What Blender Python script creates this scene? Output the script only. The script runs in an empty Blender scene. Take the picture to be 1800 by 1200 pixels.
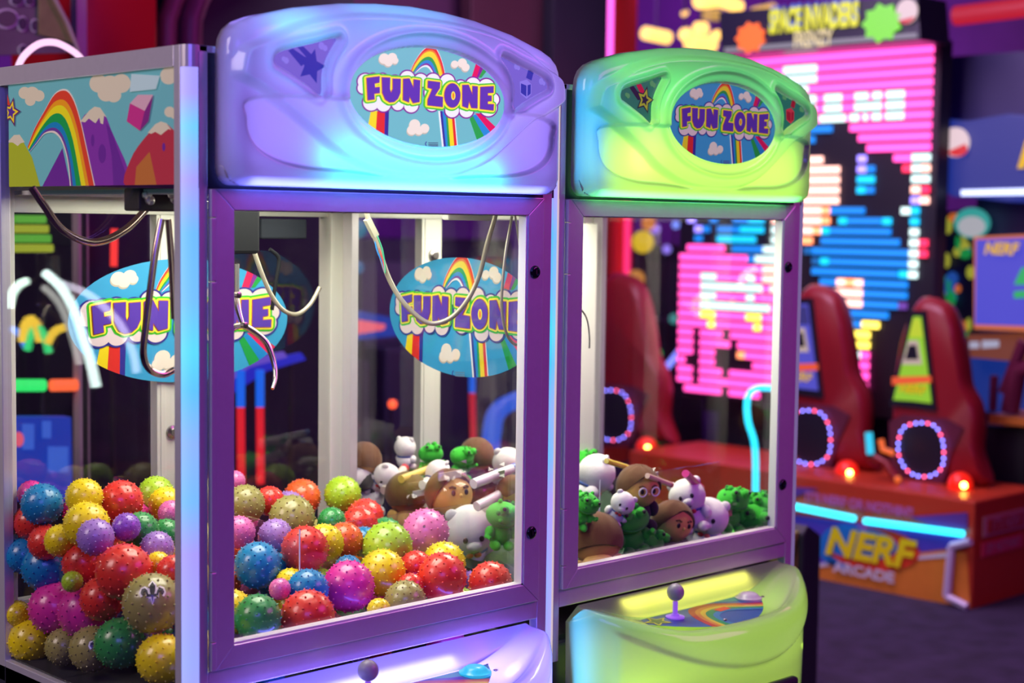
import bpy, math, random
import numpy as np
from mathutils import Vector, Matrix
random.seed(7)
S = bpy.context.scene
COL = S.collection
# ------------------------------------------------------------------ camera
F_PX, YAW, PITCH, ROLL = 2820.68, 0.7694, 0.0740, 0.0131
CAM = np.array([-1.4433, -2.1792, 1.6006])
def _rot():
    cy, sy, cp, sp = math.cos(YAW), math.sin(YAW), math.cos(PITCH), math.sin(PITCH)
    w = np.array([sy*cp, cy*cp, -sp]); r = np.array([cy, -sy, 0.0]); u = np.cross(r, w)
    cr, sr = math.cos(ROLL), math.sin(ROLL)
    return cr*r+sr*u, -sr*r+cr*u, w
RR, UU, WW = _rot()
def ray(px, py): return WW + RR*(px-900)/F_PX - UU*(py-600)/F_PX
def at(px, py, ax, val):
    d = ray(px, py); t = (val-CAM[ax])/d[ax]
    return CAM + t*d
def dep(P): return float((np.array(P)-CAM) @ WW)
cd = bpy.data.cameras.new('camera'); co = bpy.data.objects.new('camera', cd); COL.objects.link(co)
m = Matrix((RR, UU, -WW)).transposed().to_4x4(); m.translation = Vector(CAM); co.matrix_world = m
cd.sensor_width = 36; cd.lens = 36*F_PX/1800; cd.clip_start = .05
cd.dof.use_dof = True; cd.dof.focus_distance = 3.02; cd.dof.aperture_fstop = 2.8
S.camera = co
# ------------------------------------------------------------------ world, exposure
w = bpy.data.worlds.new('world'); S.world = w; w.use_nodes = True
w.node_tree.nodes['Background'].inputs[0].default_value = (.10, .06, .22, 1)
w.node_tree.nodes['Background'].inputs[1].default_value = .10
S.view_settings.view_transform = 'Standard'; S.view_settings.look = 'None'
S.view_settings.exposure = 0.0; S.view_settings.gamma = 1; S.view_settings.use_curve_mapping = False
S.cycles.transparent_max_bounces = 40; S.cycles.max_bounces = 8
S.cycles.diffuse_bounces = 3; S.cycles.glossy_bounces = 4; S.cycles.transmission_bounces = 4
S.cycles.sample_clamp_indirect = 3; S.cycles.caustics_reflective = False; S.cycles.caustics_refractive = False
def area(name, loc, look, sx, sy, col, power, parent=None, spread=180):
    l = bpy.data.lights.new(name, 'AREA'); l.shape = 'RECTANGLE'; l.size = sx; l.size_y = sy
    l.color = col; l.energy = power; l.spread = math.radians(spread)
    o = bpy.data.objects.new(name, l); COL.objects.link(o); o.location = loc
    d = Vector(look)-Vector(loc); o.rotation_euler = d.to_track_quat('-Z', 'Y').to_euler()
    if parent: o.parent = parent
    return o
# added fill lights, unseen: the hall's violet and magenta wash on frames and cabinets
area('hall_fill_magenta', (2.6, -2.6, 3.1), (0.7, 0, 1.1), 2.4, 1.2, (.80, .07, .72), 62)
area('hall_fill_violet', (-2.2, -3.2, 2.9), (.6, 0, 1.3), 2.0, 1.2, (.20, .14, 1), 62)
area('hall_fill_rose', (-2.7, .9, 3.1), (0, 1.7, 1.6), 1.4, 1.4, (1, .80, .78), 66)  # added for the side rail and the red cabinet
area('hall_fill_violet_far', (6.2, 5.4, 3.9), (9, 10, 2.6), 2.5, 1.2, (.55, .16, 1), 260)  # added to brighten the back wall
area('hall_fill_far', (3.3, 2.2, 3.2), (4.9, 2.2, .6), 1.6, 1.6, (.9, .6, 1), 85)  # added to brighten the pods and the orange cabinet base
# ------------------------------------------------------------------ materials
MATS = {}
def mat(name, col=(.5, .5, .5), rough=.5, metal=0., emit=None, es=0., noise=0., nscale=20, coat=0., bump=0., alpha=None, sub=0.):
    if name in MATS: return MATS[name]
    m = bpy.data.materials.new(name); m.use_nodes = True; MATS[name] = m
    nt = m.node_tree; b = nt.nodes['Principled BSDF']
    b.inputs['Base Color'].default_value = (*col, 1); b.inputs['Roughness'].default_value = rough
    b.inputs['Metallic'].default_value = metal; b.inputs['Coat Weight'].default_value = coat
    if emit: b.inputs['Emission Color'].default_value = (*emit, 1); b.inputs['Emission Strength'].default_value = es
    if noise or bump:
        tc = nt.nodes.new('ShaderNodeTexCoord'); n = nt.nodes.new('ShaderNodeTexNoise')
        n.inputs['Scale'].default_value = nscale; n.inputs['Detail'].default_value = 4
        nt.links.new(tc.outputs['Object'], n.inputs['Vector'])
        if noise:
            mx = nt.nodes.new('ShaderNodeMix'); mx.data_type = 'RGBA'
            mx.inputs[6].default_value = (*[c*(1-noise) for c in col], 1)
            mx.inputs[7].default_value = (*[min(1, c*(1+noise)+.01*noise) for c in col], 1)
            nt.links.new(n.outputs['Fac'], mx.inputs[0]); nt.links.new(mx.outputs[2], b.inputs['Base Color'])
        if bump:
            bp = nt.nodes.new('ShaderNodeBump'); bp.inputs['Strength'].default_value = bump; bp.inputs['Distance'].default_value = .01
            nt.links.new(n.outputs['Fac'], bp.inputs['Height']); nt.links.new(bp.outputs[0], b.inputs['Normal'])
    if sub:
        b.inputs['Sheen Weight'].default_value = sub
    return m
def glass(name, tint=(1, 1, 1), k=1.0):
    if name in MATS: return MATS[name]
    m = bpy.data.materials.new(name); m.use_nodes = True; MATS[name] = m; nt = m.node_tree; nt.nodes.clear()
    o = nt.nodes.new('ShaderNodeOutputMaterial'); t = nt.nodes.new('ShaderNodeBsdfTransparent'); g = nt.nodes.new('ShaderNodeBsdfGlossy')
    t.inputs[0].default_value = (*tint, 1); g.inputs['Roughness'].default_value = .01; g.inputs[0].default_value = (k, k, k, 1)
    lw = nt.nodes.new('ShaderNodeLayerWeight'); lw.inputs[0].default_value = .5; pw = nt.nodes.new('ShaderNodeMath'); pw.operation = 'POWER'; pw.inputs[1].default_value = 5
    f = nt.nodes.new('ShaderNodeMath'); f.operation = 'MULTIPLY_ADD'; f.inputs[1].default_value = .9; f.inputs[2].default_value = .035; f.use_clamp = True
    nt.links.new(lw.outputs['Facing'], pw.inputs[0]); nt.links.new(pw.outputs[0], f.inputs[0]); mx = nt.nodes.new('ShaderNodeMixShader')
    nt.links.new(f.outputs[0], mx.inputs[0]); nt.links.new(t.outputs[0], mx.inputs[1]); nt.links.new(g.outputs[0], mx.inputs[2])
    nt.links.new(mx.outputs[0], o.inputs[0]); return m
def shell_mat(name, col, trans=.86, rough=.12):
    """milky moulded plastic that lets the lamps inside shine through"""
    if name in MATS: return MATS[name]
    m = bpy.data.materials.new(name); m.use_nodes = True; MATS[name] = m; nt = m.node_tree; nt.nodes.clear()
    o = nt.nodes.new('ShaderNodeOutputMaterial'); d = nt.nodes.new('ShaderNodeBsdfDiffuse'); t = nt.nodes.new('ShaderNodeBsdfTranslucent')
    g = nt.nodes.new('ShaderNodeBsdfGlossy'); g.inputs['Roughness'].default_value = rough
    d.inputs[0].default_value = (*col, 1); t.inputs[0].default_value = (*col, 1)
    a = nt.nodes.new('ShaderNodeMixShader'); a.inputs[0].default_value = trans
    b = nt.nodes.new('ShaderNodeMixShader'); f = nt.nodes.new('ShaderNodeFresnel'); f.inputs[0].default_value = 1.45
    nt.links.new(d.outputs[0], a.inputs[1]); nt.links.new(t.outputs[0], a.inputs[2]); nt.links.new(f.outputs[0], b.inputs[0])
    nt.links.new(a.outputs[0], b.inputs[1]); nt.links.new(g.outputs[0], b.inputs[2]); nt.links.new(b.outputs[0], o.inputs[0]); return m
def dull(m):
    m.node_tree.nodes['Principled BSDF'].inputs['Specular IOR Level'].default_value = .08; return m
def glow(name, col, es): return mat('glow_'+name, (.02, .02, .02), .5, 0, col, es)
def ink(name, col, es=0.):
    return mat('ink_'+name+('_lit' if es else ''), col if not es else tuple(c*(.3 if es > .3 else .9) for c in col), .35, 0, col if es else None, es, coat=.3)
# ------------------------------------------------------------------ mesh builder
class G:
    def __init__(s): s.v = []; s.f = []; s.m = []; s.mats = []
    def mi(s, m):
        if m not in s.mats: s.mats.append(m)
        return s.mats.index(m)
    def add(s, vs, fs, m):
        n = len(s.v); k = s.mi(m); s.v += [tuple(map(float, v)) for v in vs]
        for f in fs: s.f.append(tuple(i+n for i in f)); s.m.append(k)
        return s
    def box(s, a, b, m, M=None):
        (x0, y0, z0), (x1, y1, z1) = a, b
        vs = [(x, y, z) for z in (z0, z1) for y in (y0, y1) for x in (x0, x1)]
        if M is not None: vs = [M @ Vector(v) for v in vs]
        return s.add(vs, [(0, 2, 3, 1), (4, 5, 7, 6), (0, 1, 5, 4), (2, 6, 7, 3), (0, 4, 6, 2), (1, 3, 7, 5)], m)
    def rings(s, rings, m, cap=True, closed=True):
        n = len(rings[0]); vs = [p for r in rings for p in r]; fs = []
        for i in range(len(rings)-1):
            for j in range(n if closed else n-1):
                k = (j+1) % n; fs.append((i*n+j, i*n+k, (i+1)*n+k, (i+1)*n+j))
        if cap: fs.append(tuple(range(n))[::-1]); fs.append(tuple((len(rings)-1)*n+j for j in range(n)))
        return s.add(vs, fs, m)
    def tube(s, pts, r, m, n=10, cap=True):
        P = [Vector(p) for p in pts]; rr = r if isinstance(r, (list, tuple)) else [r]*len(P); R = []
        T0 = None
        for i, p in enumerate(P):
            t = (P[min(i+1, len(P)-1)]-P[max(i-1, 0)]).normalized()
            if T0 is None: a = t.orthogonal().normalized()
            else: a = (a - t*a.dot(t)).normalized()
            T0 = t; b = t.cross(a)
            R.append([p+(a*math.cos(q)+b*math.sin(q))*rr[i] for q in (2*math.pi*j/n for j in range(n))])
        return s.rings(R, m, cap)
    def lathe(s, prof, m, M, n=24):
        R = [[M @ Vector((r*math.cos(q), r*math.sin(q), h)) for q in (2*math.pi*j/n for j in range(n))] for r, h in prof]
        return s.rings(R, m)
    def ball(s, c, r, m, n=16, k=10, sc=(1, 1, 1), rot=None, wob=0):
        rot = rot or Matrix.Identity(3); R = []
        for i in range(k+1):
            a = math.pi*(i/k); a = min(max(a, .02), math.pi-.02)
            ring = []
            for j in range(n):
                q = 2*math.pi*j/n; d = Vector((math.sin(a)*math.cos(q), math.sin(a)*math.sin(q), -math.cos(a)))
                f = 1+wob*math.sin(5*d.x+3*d.z+c[0]*40)*math.cos(4*d.y+c[1]*50)
                ring.append(Vector(c)+rot @ Vector((d.x*r*sc[0]*f, d.y*r*sc[1]*f, d.z*r*sc[2]*f)))
            R.append(ring)
        return s.rings(R, m)
    def poly(s, pts, m): return s.add(pts, [tuple(range(len(pts)))], m)
    def prism(s, pts, off, m):
        n = len(pts); o = Vector(off); vs = [Vector(p) for p in pts]+[Vector(p)+o for p in pts]
        return s.add(vs, [tuple(range(n))[::-1], tuple(range(n, 2*n))]+[(i, (i+1) % n, n+(i+1) % n, n+i) for i in range(n)], m)
    def build(s, name, parent=None, smooth=False, bev=0., seg=2, fix=True):
        me = bpy.data.meshes.new(name); me.from_pydata(s.v, [], s.f)
        for m in s.mats: me.materials.append(m)
        me.polygons.foreach_set('material_index', s.m)
        if smooth: me.polygons.foreach_set('use_smooth', [True]*len(s.f))
        me.update()
        if fix:
            import bmesh
            bm = bmesh.new(); bm.from_mesh(me); bmesh.ops.recalc_face_normals(bm, faces=bm.faces); bm.to_mesh(me); bm.free()
        if smooth: me.set_sharp_from_angle(angle=math.radians(50))
        o = bpy.data.objects.new(name, me); COL.objects.link(o)
        if parent: o.parent = parent
        if bev:
            b = o.modifiers.new('bevel', 'BEVEL'); b.width = bev; b.segments = seg; b.limit_method = 'ANGLE'
        return o
def tag(o, label, cat, group=None):
    o['label'] = label; o['category'] = cat
    if group: o['group'] = group
    return o
def thing(name, label, cat, loc=(0, 0, 0), rz=0, group=None):
    o = bpy.data.objects.new(name, None); COL.objects.link(o); o.location = loc; o.rotation_euler = (0, 0, rz); o.empty_display_size = .1
    return tag(o, label, cat, group)
def struct(o): o['kind'] = 'structure'; return o
# ------------------------------------------------------------------ flat artwork helpers
class Art:
    """layers of flat printed shapes on one sheet; f maps drawing units to the sheet, nrm points at the viewer"""
    def __init__(s, f, nrm, step=.00035): s.f = f; s.n = Vector(nrm); s.g = G(); s.k = 0; s.z = 0.; s.step = step; s.clip = None
    def up(s): s.z += .00015
    def P(s, pts): s.z += .000005; return [Vector(s.f(*p))+s.n*s.z for p in pts]
    def poly(s, pts, m):
        if s.clip: pts = clip_poly(pts, s.clip)
        if len(pts) > 2: s.g.poly(s.P(pts), m)
    def disc(s, x, y, rx, m, ry=None, n=28):
        ry = ry or rx; s.poly([(x+rx*math.cos(2*math.pi*i/n), y+ry*math.sin(2*math.pi*i/n)) for i in range(n)], m)
    def stroke(s, pts, r, m, closed=True):
        n = len(pts)
        for i in range(n if closed else n-1):
            (x0, y0), (x1, y1) = pts[i], pts[(i+1) % n]; dx, dy = x1-x0, y1-y0; L = math.hypot(dx, dy) or 1; a, b = -dy/L*r, dx/L*r
            s.poly([(x0+a, y0+b), (x1+a, y1+b), (x1-a, y1-b), (x0-a, y0-b)], m)
        for p in pts: s.disc(p[0], p[1], r, m, n=10)
def clip_poly(sub, clip):
    def side(p, a, b): return (b[0]-a[0])*(p[1]-a[1])-(b[1]-a[1])*(p[0]-a[0])
    ar = sum(clip[i][0]*clip[(i+1) % len(clip)][1]-clip[(i+1) % len(clip)][0]*clip[i][1] for i in range(len(clip)))
    sg = 1 if ar > 0 else -1; out = list(sub)
    for i in range(len(clip)):
        a, b = clip[i], clip[(i+1) % len(clip)]; inp = out; out = []
        for j in range(len(inp)):
            p, q = inp[j-1], inp[j]; sp, sq = sg*side(p, a, b), sg*side(q, a, b)
            if (sp >= 0) != (sq >= 0):
                t = sp/(sp-sq); out.append((p[0]+t*(q[0]-p[0]), p[1]+t*(q[1]-p[1])))
            if sq >= 0: out.append(q)
        if not out: break
    return out
def bands(A, O, I, cols):
    for a, b, m in cols:
        for i in range(len(O)-1):
            q = [(O[j][0]+(I[j][0]-O[j][0])*t, O[j][1]+(I[j][1]-O[j][1])*t) for j, t in ((i, a), (i+1, a), (i+1, b), (i, b))]
            A.poly(q, m)
def smooth_pts(pts, n=6, closed=True):
    out = []; N = len(pts)
    rng = range(N) if closed else range(N-1)
    for i in rng:
        if closed: p = [pts[(i+k) % N] for k in (-1, 0, 1, 2)]
        else: p = [pts[max(0, min(N-1, i+k))] for k in (-1, 0, 1, 2)]
        for j in range(n):
            t = j/n; out.append(tuple(.5*((2*p[1][c])+(p[2][c]-p[0][c])*t+(2*p[0][c]-5*p[1][c]+4*p[2][c]-p[3][c])*t*t+(3*p[1][c]-p[0][c]-3*p[2][c]+p[3][c])*t**3) for c in range(len(p[0]))))
    if not closed: out.append(tuple(pts[-1]))
    return out
def text_faces(txt, size=1., off=0., shear=0., sx=1.):
    cu = bpy.data.curves.new('t', 'FONT'); cu.body = txt; cu.size = size; cu.offset = off; cu.shear = shear; cu.align_x = 'CENTER'; cu.align_y = 'CENTER'
    ob = bpy.data.objects.new('t', cu); COL.objects.link(ob)
    me = bpy.data.meshes.new_from_object(ob.evaluated_get(bpy.context.evaluated_depsgraph_get()))
    vs = [(v.co.x*sx, v.co.y) for v in me.vertices]; fs = [tuple(p.vertices) for p in me.polygons]
    bpy.data.objects.remove(ob); bpy.data.curves.remove(cu); bpy.data.meshes.remove(me)
    return vs, fs
def put_text(g, txt, o, U, V, N, size, m, off=0., shear=0., sx=1., lift=.002):
    vs, fs = text_faces(txt, size, off, shear, sx); o, U, V, N = map(Vector, (o, U, V, N))
    g.add([o+U*x+V*y+N*lift for x, y in vs], fs, m)

# the oval FUN ZONE artwork: drawing coordinates are 1800 x 1200 units, oval centre (900,605), half axes 815 x 530
ZF = [[(250, 405), (388, 388), (384, 452), (335, 462), (336, 505), (388, 500), (388, 562), (330, 568), (334, 628), (262, 638)],
      [(410, 398), (498, 402), (495, 520), (505, 562), (525, 520), (525, 412), (608, 415), (605, 560), (580, 620), (540, 655), (490, 660), (445, 630), (415, 560)],
      [(635, 415), (700, 410), (742, 510), (745, 420), (812, 430), (805, 655), (738, 668), (700, 598), (695, 660), (632, 635)],
      [(895, 435), (1022, 450), (1018, 510), (965, 592), (1050, 605), (1048, 708), (890, 690), (892, 630), (940, 520), (892, 505)],
      [(1150+84*math.cos(a*math.pi/12), 588+127*math.sin(a*math.pi/12)) for a in range(24)],
      [(1255, 480), (1320, 478), (1360, 580), (1362, 490), (1415, 495), (1412, 722), (1350, 718), (1325, 645), (1312, 720), (1255, 700)],
      [(1445, 500), (1582, 492), (1580, 558), (1520, 562), (1520, 590), (1560, 592), (1560, 645), (1520, 650), (1520, 680), (1584, 682), (1580, 745), (1440, 728)]]
PUFF = [(250, 440, 80), (330, 420, 60), (430, 420, 60), (560, 440, 60), (690, 405, 75), (830, 430, 70), (960, 430, 72), (1110, 440, 75), (1250, 490, 60), (1380, 475, 75), (1520, 500, 85),
        (310, 660, 85), (440, 680, 75), (590, 680, 62), (730, 690, 75), (950, 680, 70), (1160, 745, 72), (1310, 745, 72), (1540, 715, 90), (1585, 630, 68), (225, 510, 58), (650, 540, 130), (1000, 560, 130), (1300, 600, 120), (400, 560, 130)]
def oval_art(f, nrm, es, dark=1.0, name='oval_sign', parent=None, wide=None):
    d = lambda c: tuple(x*dark for x in c)
    tagn = '' if es == 0 else ('%d' % (es*100))
    I = lambda n, c: ink(n+('_%d' % (dark*10))+tagn, d(c), es)
    sky = I('sky', (.15, .50, .55)) if es > .5 else I('skyblue', (.04, .36, .66))
    white, cream, navy = I('white', (.86, .88, .88)), I('cream', (.86, .78, .66)), I('navy', (.03, .03, .3))
    red, org, yel, grn, blu, pur = I('red', (.75, .03, .02)), I('orange', (.85, .22, .01)), I('yellow', (.9, .72, .01)), I('green', (.01, .36, .06)), I('blue', (.01, .25, .65)), I('purple', (.22, .02, .3))
    letter = I('letter', (.10, .04, .42)); neon = I('neon', (.05, .55, .02)); lemon = I('lemon', (.95, .85, .05)); tan = I('tan', (.55, .5, .4)); crim = I('crim', (.75, .01, .1))
    A = Art(f, nrm)
    ell = [(900+818*math.cos(2*math.pi*i/72), 605+515*math.sin(2*math.pi*i/72)+80*math.cos(2*math.pi*i/72)) for i in range(72)]
    A.poly(ell, sky); A.clip = ell; A.up()
    for dx, dy, mm in ((-6, 14, tan), (0, 0, cream)):
        for x, y, r in ((455, 200, 55), (540, 190, 50), (500, 235, 45), (570, 220, 34), (1275, 245, 48), (1195, 258, 38), (1310, 290, 42), (775, 895, 58), (745, 950, 50), (880, 932, 48), (820, 955, 45)):
            A.disc(x+dx, y+dy, r, mm)
        A.up()
    for q, mm in (([(315, 745), (380, 750), (360, 1160), (260, 1020)], yel), ([(380, 750), (462, 765), (452, 1160), (352, 1160)], red), ([(462, 765), (505, 745), (490, 1160), (452, 1160)], navy),
                  ([(1022, 750), (1040, 750), (1085, 1160), (1065, 1160)], white), ([(1040, 750), (1064, 750), (1105, 1160), (1083, 1160)], navy), ([(1064, 750), (1108, 770), (1128, 1160), (1105, 1160)], blu),
                  ([(1100, 770), (1125, 780), (1150, 1160), (1125, 1160)], grn), ([(1120, 780), (1165, 790), (1195, 1160), (1150, 1160)], yel), ([(1163, 790), (1190, 800), (1222, 1160), (1193, 1160)], red), ([(1190, 800), (1198, 800), (1232, 1160), (1222, 1160)], white),
                  ([(1410, 775), (1475, 775), (1700, 990), (1600, 1020)], crim), ([(1375, 800), (1420, 785), (1640, 1060), (1540, 1100)], blu), ([(1350, 830), (1385, 800), (1560, 1120), (1450, 1120)], grn),
                  ([(1440, 180), (1500, 220), (1430, 400), (1370, 400)], crim), ([(1490, 200), (1530, 240), (1450, 400), (1425, 400)], pur), ([(1530, 240), (1570, 280), (1475, 400), (1445, 400)], grn)):
        A.poly(q, mm)
    O = smooth_pts([(725, 345), (765, 250), (830, 150), (885, 95), (945, 75), (995, 97), (1040, 180), (1075, 290), (1100, 420)], 4, False)
    In = smooth_pts([(770, 350), (800, 318), (835, 285), (868, 268), (900, 265), (930, 285), (950, 315), (965, 345), (990, 420)], 4, False)
    bands(A, O, In, [(-.04, 0, white), (0, .16, red), (.16, .26, org), (.26, .55, yel), (.55, .74, grn), (.74, .92, blu), (.92, 1.02, pur), (1.02, 1.12, white)])
    A.up()
    for x, y, r in PUFF: A.disc(x, y, r+15, pur if es > .5 else navy)
    A.up()
    for x, y, r in PUFF: A.disc(x, y, r, white if es > .5 else I('pinkish', (.8, .66, .66)))
    A.up()
    for L in ZF: A.stroke(L, 36, neon); A.poly(L, neon)
    A.up()
    for L in ZF: A.stroke(L, 20, lemon)
    A.up()
    for L in ZF: A.stroke(L, 5, I('rust', (.55, .1, .05)))
    A.up()
    for L in ZF: A.poly(L, letter)
    A.up(); A.disc(1158, 590, 22, lemon, 45); A.up(); A.disc(1158, 590, 10, org, 32)
    # small print at the foot
    A.stroke([(875, 1075), (865, 1090), (866, 1105), (876, 1116)], 5, navy, False)
    for y in (1082, 1100, 1114): A.poly([(895, y), (998, y), (998, y+8), (895, y+8)], ink('print', (.12, .2, .3)))
    return A.g.build(name, parent, fix=False)
_c = at(750, 170.8, 1, -.070); _l = at(614, 158, 1, -.070); _r = at(886.5, 184, 1, -.070); _t = at(750, 86, 1, -.070); _b = at(750, 256, 1, -.070)
_OA, _OB = (_r[0]-_l[0])/2, (_t[2]-_b[2])/2; _X0, _Z0 = (_r[0]+_l[0])/2, (_t[2]+_b[2])/2
def unit(X, Y):
    p = at(X/6+600, Y/6+70, 1, -.070); return (p[0]-_X0)/_OA, (p[2]-_Z0)/_OB
# ------------------------------------------------------------------ the crane machine
HZ0 = 1.654
HX = [(0, 1.862), (.004, 1.885), (.012, 1.900), (.028, 1.913), (.053, 1.923), (.131, 1.944), (.224, 1.96), (.297, 1.967), (.3735, 1.970)]
HX = HX+[(.747-x, z) for x, z in HX[-2::-1]]
SW = [(0.005, 1.838), (0.018, 1.872), (0.061, 1.891), (0.112, 1.916), (0.181, 1.935), (0.26, 1.9465), (0.3735, 1.951)]
SW = SW+[(.747-x, z) for x, z in SW[-2::-1]]+[(.737, 1.822), (.695, 1.80), (.655, 1.779), (.600, 1.740), (.546, 1.706), (.478, 1.682), (.425, 1.674), (.3735, 1.672), (.325, 1.674), (.262, 1.685), (.196, 1.712), (.147, 1.745), (.092, 1.779), (.052, 1.80), (.010, 1.820)]
TRI_L = [(.067, 1.853), (.075, 1.864), (.100, 1.873), (.145, 1.885), (.189, 1.897), (.180, 1.880), (.168, 1.860), (.160, 1.835), (.158, 1.803), (.130, 1.818), (.095, 1.835), (.072, 1.845)]
TRI_R = [(.747-x, z) for x, z in TRI_L][::-1]
POCK = [(.033, 1.79), (.028, 1.76), (.032, 1.735), (.050, 1.712), (.088, 1.694), (.144, 1.684), (.218, 1.681), (.30, 1.676), (.3735, 1.675)]
POCK = POCK+[(.747-x, z) for x, z in POCK[-2::-1]]+[(.60, 1.80), (.15, 1.80)]
def sdf(poly, X, Z):
    P = np.array(poly); Q = np.roll(P, -1, 0); d = np.full(X.shape, 1e9); ins = np.zeros(X.shape, bool)
    for (x0, z0), (x1, z1) in zip(P, Q):
        ex, ez = x1-x0, z1-z0; wx, wz = X-x0, Z-z0; t = np.clip((wx*ex+wz*ez)/(ex*ex+ez*ez+1e-12), 0, 1)
        d = np.minimum(d, np.hypot(wx-ex*t, wz-ez*t))
        c = ((z0 > Z) != (z1 > Z)) & (X < (x1-x0)*(Z-z0)/(z1-z0+1e-12)+x0); ins ^= c
    return np.where(ins, d, -d)          # positive inside
def sst(a, b, x): t = np.clip((x-a)/(b-a), 0, 1); return t*t*(3-2*t)
ECX, ECZ = _X0, _Z0
def header_shell(parent, mat_shell):
    nx, nz = 400, 180; OUT = smooth_pts(SW, 5)
    xs = np.linspace(0, 1, nx); xs = .747*(xs - .012*np.sin(4*np.pi*xs)/1.0*0)
    zt = np.interp(xs, [p[0] for p in HX], [p[1] for p in HX])
    r = .028; e = np.minimum(xs, .747-xs); zb = HZ0 + np.where(e < r, r-np.sqrt(np.maximum(0, r*r-(r-e)**2)), 0)
    T = np.linspace(0, 1, nz)[None, :]; X = np.repeat(xs[:, None], nz, 1); Z = zb[:, None]+(zt-zb)[:, None]*T
    outline = [(x, z) for x, z in HX]+[(.747, HZ0+r), (.739, HZ0+.008), (.719, HZ0), (.028, HZ0), (.008, HZ0+.008), (0, HZ0+r)]
    d = np.abs(sdf(outline, X, Z)); h = .052+0*X
    q = np.clip(d/.026, 0, 1); h -= .026*(1-np.sqrt(1-(1-q)**2))
    h += .010*np.sin(np.pi*np.clip(X/.747, 0, 1))
    h -= .010*sst(-.003, .006, sdf(smooth_pts(POCK, 4), X, Z))
    s = sdf(OUT, X, Z); h += .019*sst(-.003, .012, s)
    rr = np.hypot((X-ECX)/.2, (Z-ECZ)/.113); h += .007*np.exp(-((rr-.97)/.05)**2)
    ri = np.hypot((X-ECX)/(_OA+.002), (Z-ECZ)/(_OB+.002)); h = h*(1-sst(1.03, .99, ri))+.0672*sst(1.03, .99, ri)
    for T_ in (TRI_L, TRI_R):
        t = sdf(smooth_pts(T_, 3), X, Z); h += .006*np.exp(-((t+.010)/.006)**2); base = .069
        h = h*(1-sst(-.004, .001, t))+base*sst(-.004, .001, t)
    g = G(); V = np.stack([X, -h, Z], -1).reshape(-1, 3)
    fs = [(i*nz+j, (i+1)*nz+j, (i+1)*nz+j+1, i*nz+j+1) for i in range(nx-1) for j in range(nz-1)]
    bd = [i*nz for i in range(nx)]+[(nx-1)*nz+j for j in range(1, nz)]+[i*nz+nz-1 for i in range(nx-2, -1, -1)]+[j for j in range(nz-2, 0, -1)]
    n0 = len(V); vs = [tuple(v) for v in V]
    for k in bd: vs.append((V[k][0], -.004, V[k][2]))
    B = len(bd); fs += [(bd[i], n0+i, n0+(i+1) % B, bd[(i+1) % B]) for i in range(B)]
    g.add(vs, fs, mat_shell)
    return g.build('header_shell', parent, smooth=True)
def profile_mix(u, key_s, key_c):
    e = min(u, 1-u); w_ = float(sst(.0, .30, np.array(e))); return [(a[0]+(b[0]-a[0])*w_, a[1]+(b[1]-a[1])*w_) for a, b in zip(key_s, key_c)]
def control_panel(parent, mat_shell, dark):
    kS = [(0, .828), (.10, .828), (.2, .828), (.4, .828), (.6, .827), (.75, .824), (.88, .815), (.97, .795), (1, .76), (1, .62), (.93, .48), (.8, .3), (.7, .1)]
    kC = [(0, .828), (.16, .790), (.19, .779), (.40, .772), (.64, .765), (.73, .772), (.83, .777), (.93, .767), (.995, .725), (1, .62), (.90, .48), (.75, .3), (.65, .1)]
    R = []
    N = 160
    for i in range(N+1):
        u = .004+.992*i/N; s = abs(2*u-1); D = .218*(1-s**2.2)**.75+.004; pr = smooth_pts(profile_mix(u, kS, kC), 20, False)
        x = .747*u
        az = .700+.085*((x-.37)/.3)**2; ex = float(sst(.045, .075, np.array(min(x, .747-x))))
        R.append([(x, -.006-D*a+(.014*ex*float(sst(0, .014, np.array(az-z))) if a > .6 else 0), z-.03*(s > .0)*max(0, s-.9)/.1) for a, z in pr])
    g = G(); g.rings(R, mat_shell, cap=True, closed=False); return g.build('control_shell', parent, smooth=True)
def hinge(g, z0, z1, m): g.box((-.0095, -.009, z0), (-.0005, .002, z1), m)
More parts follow.
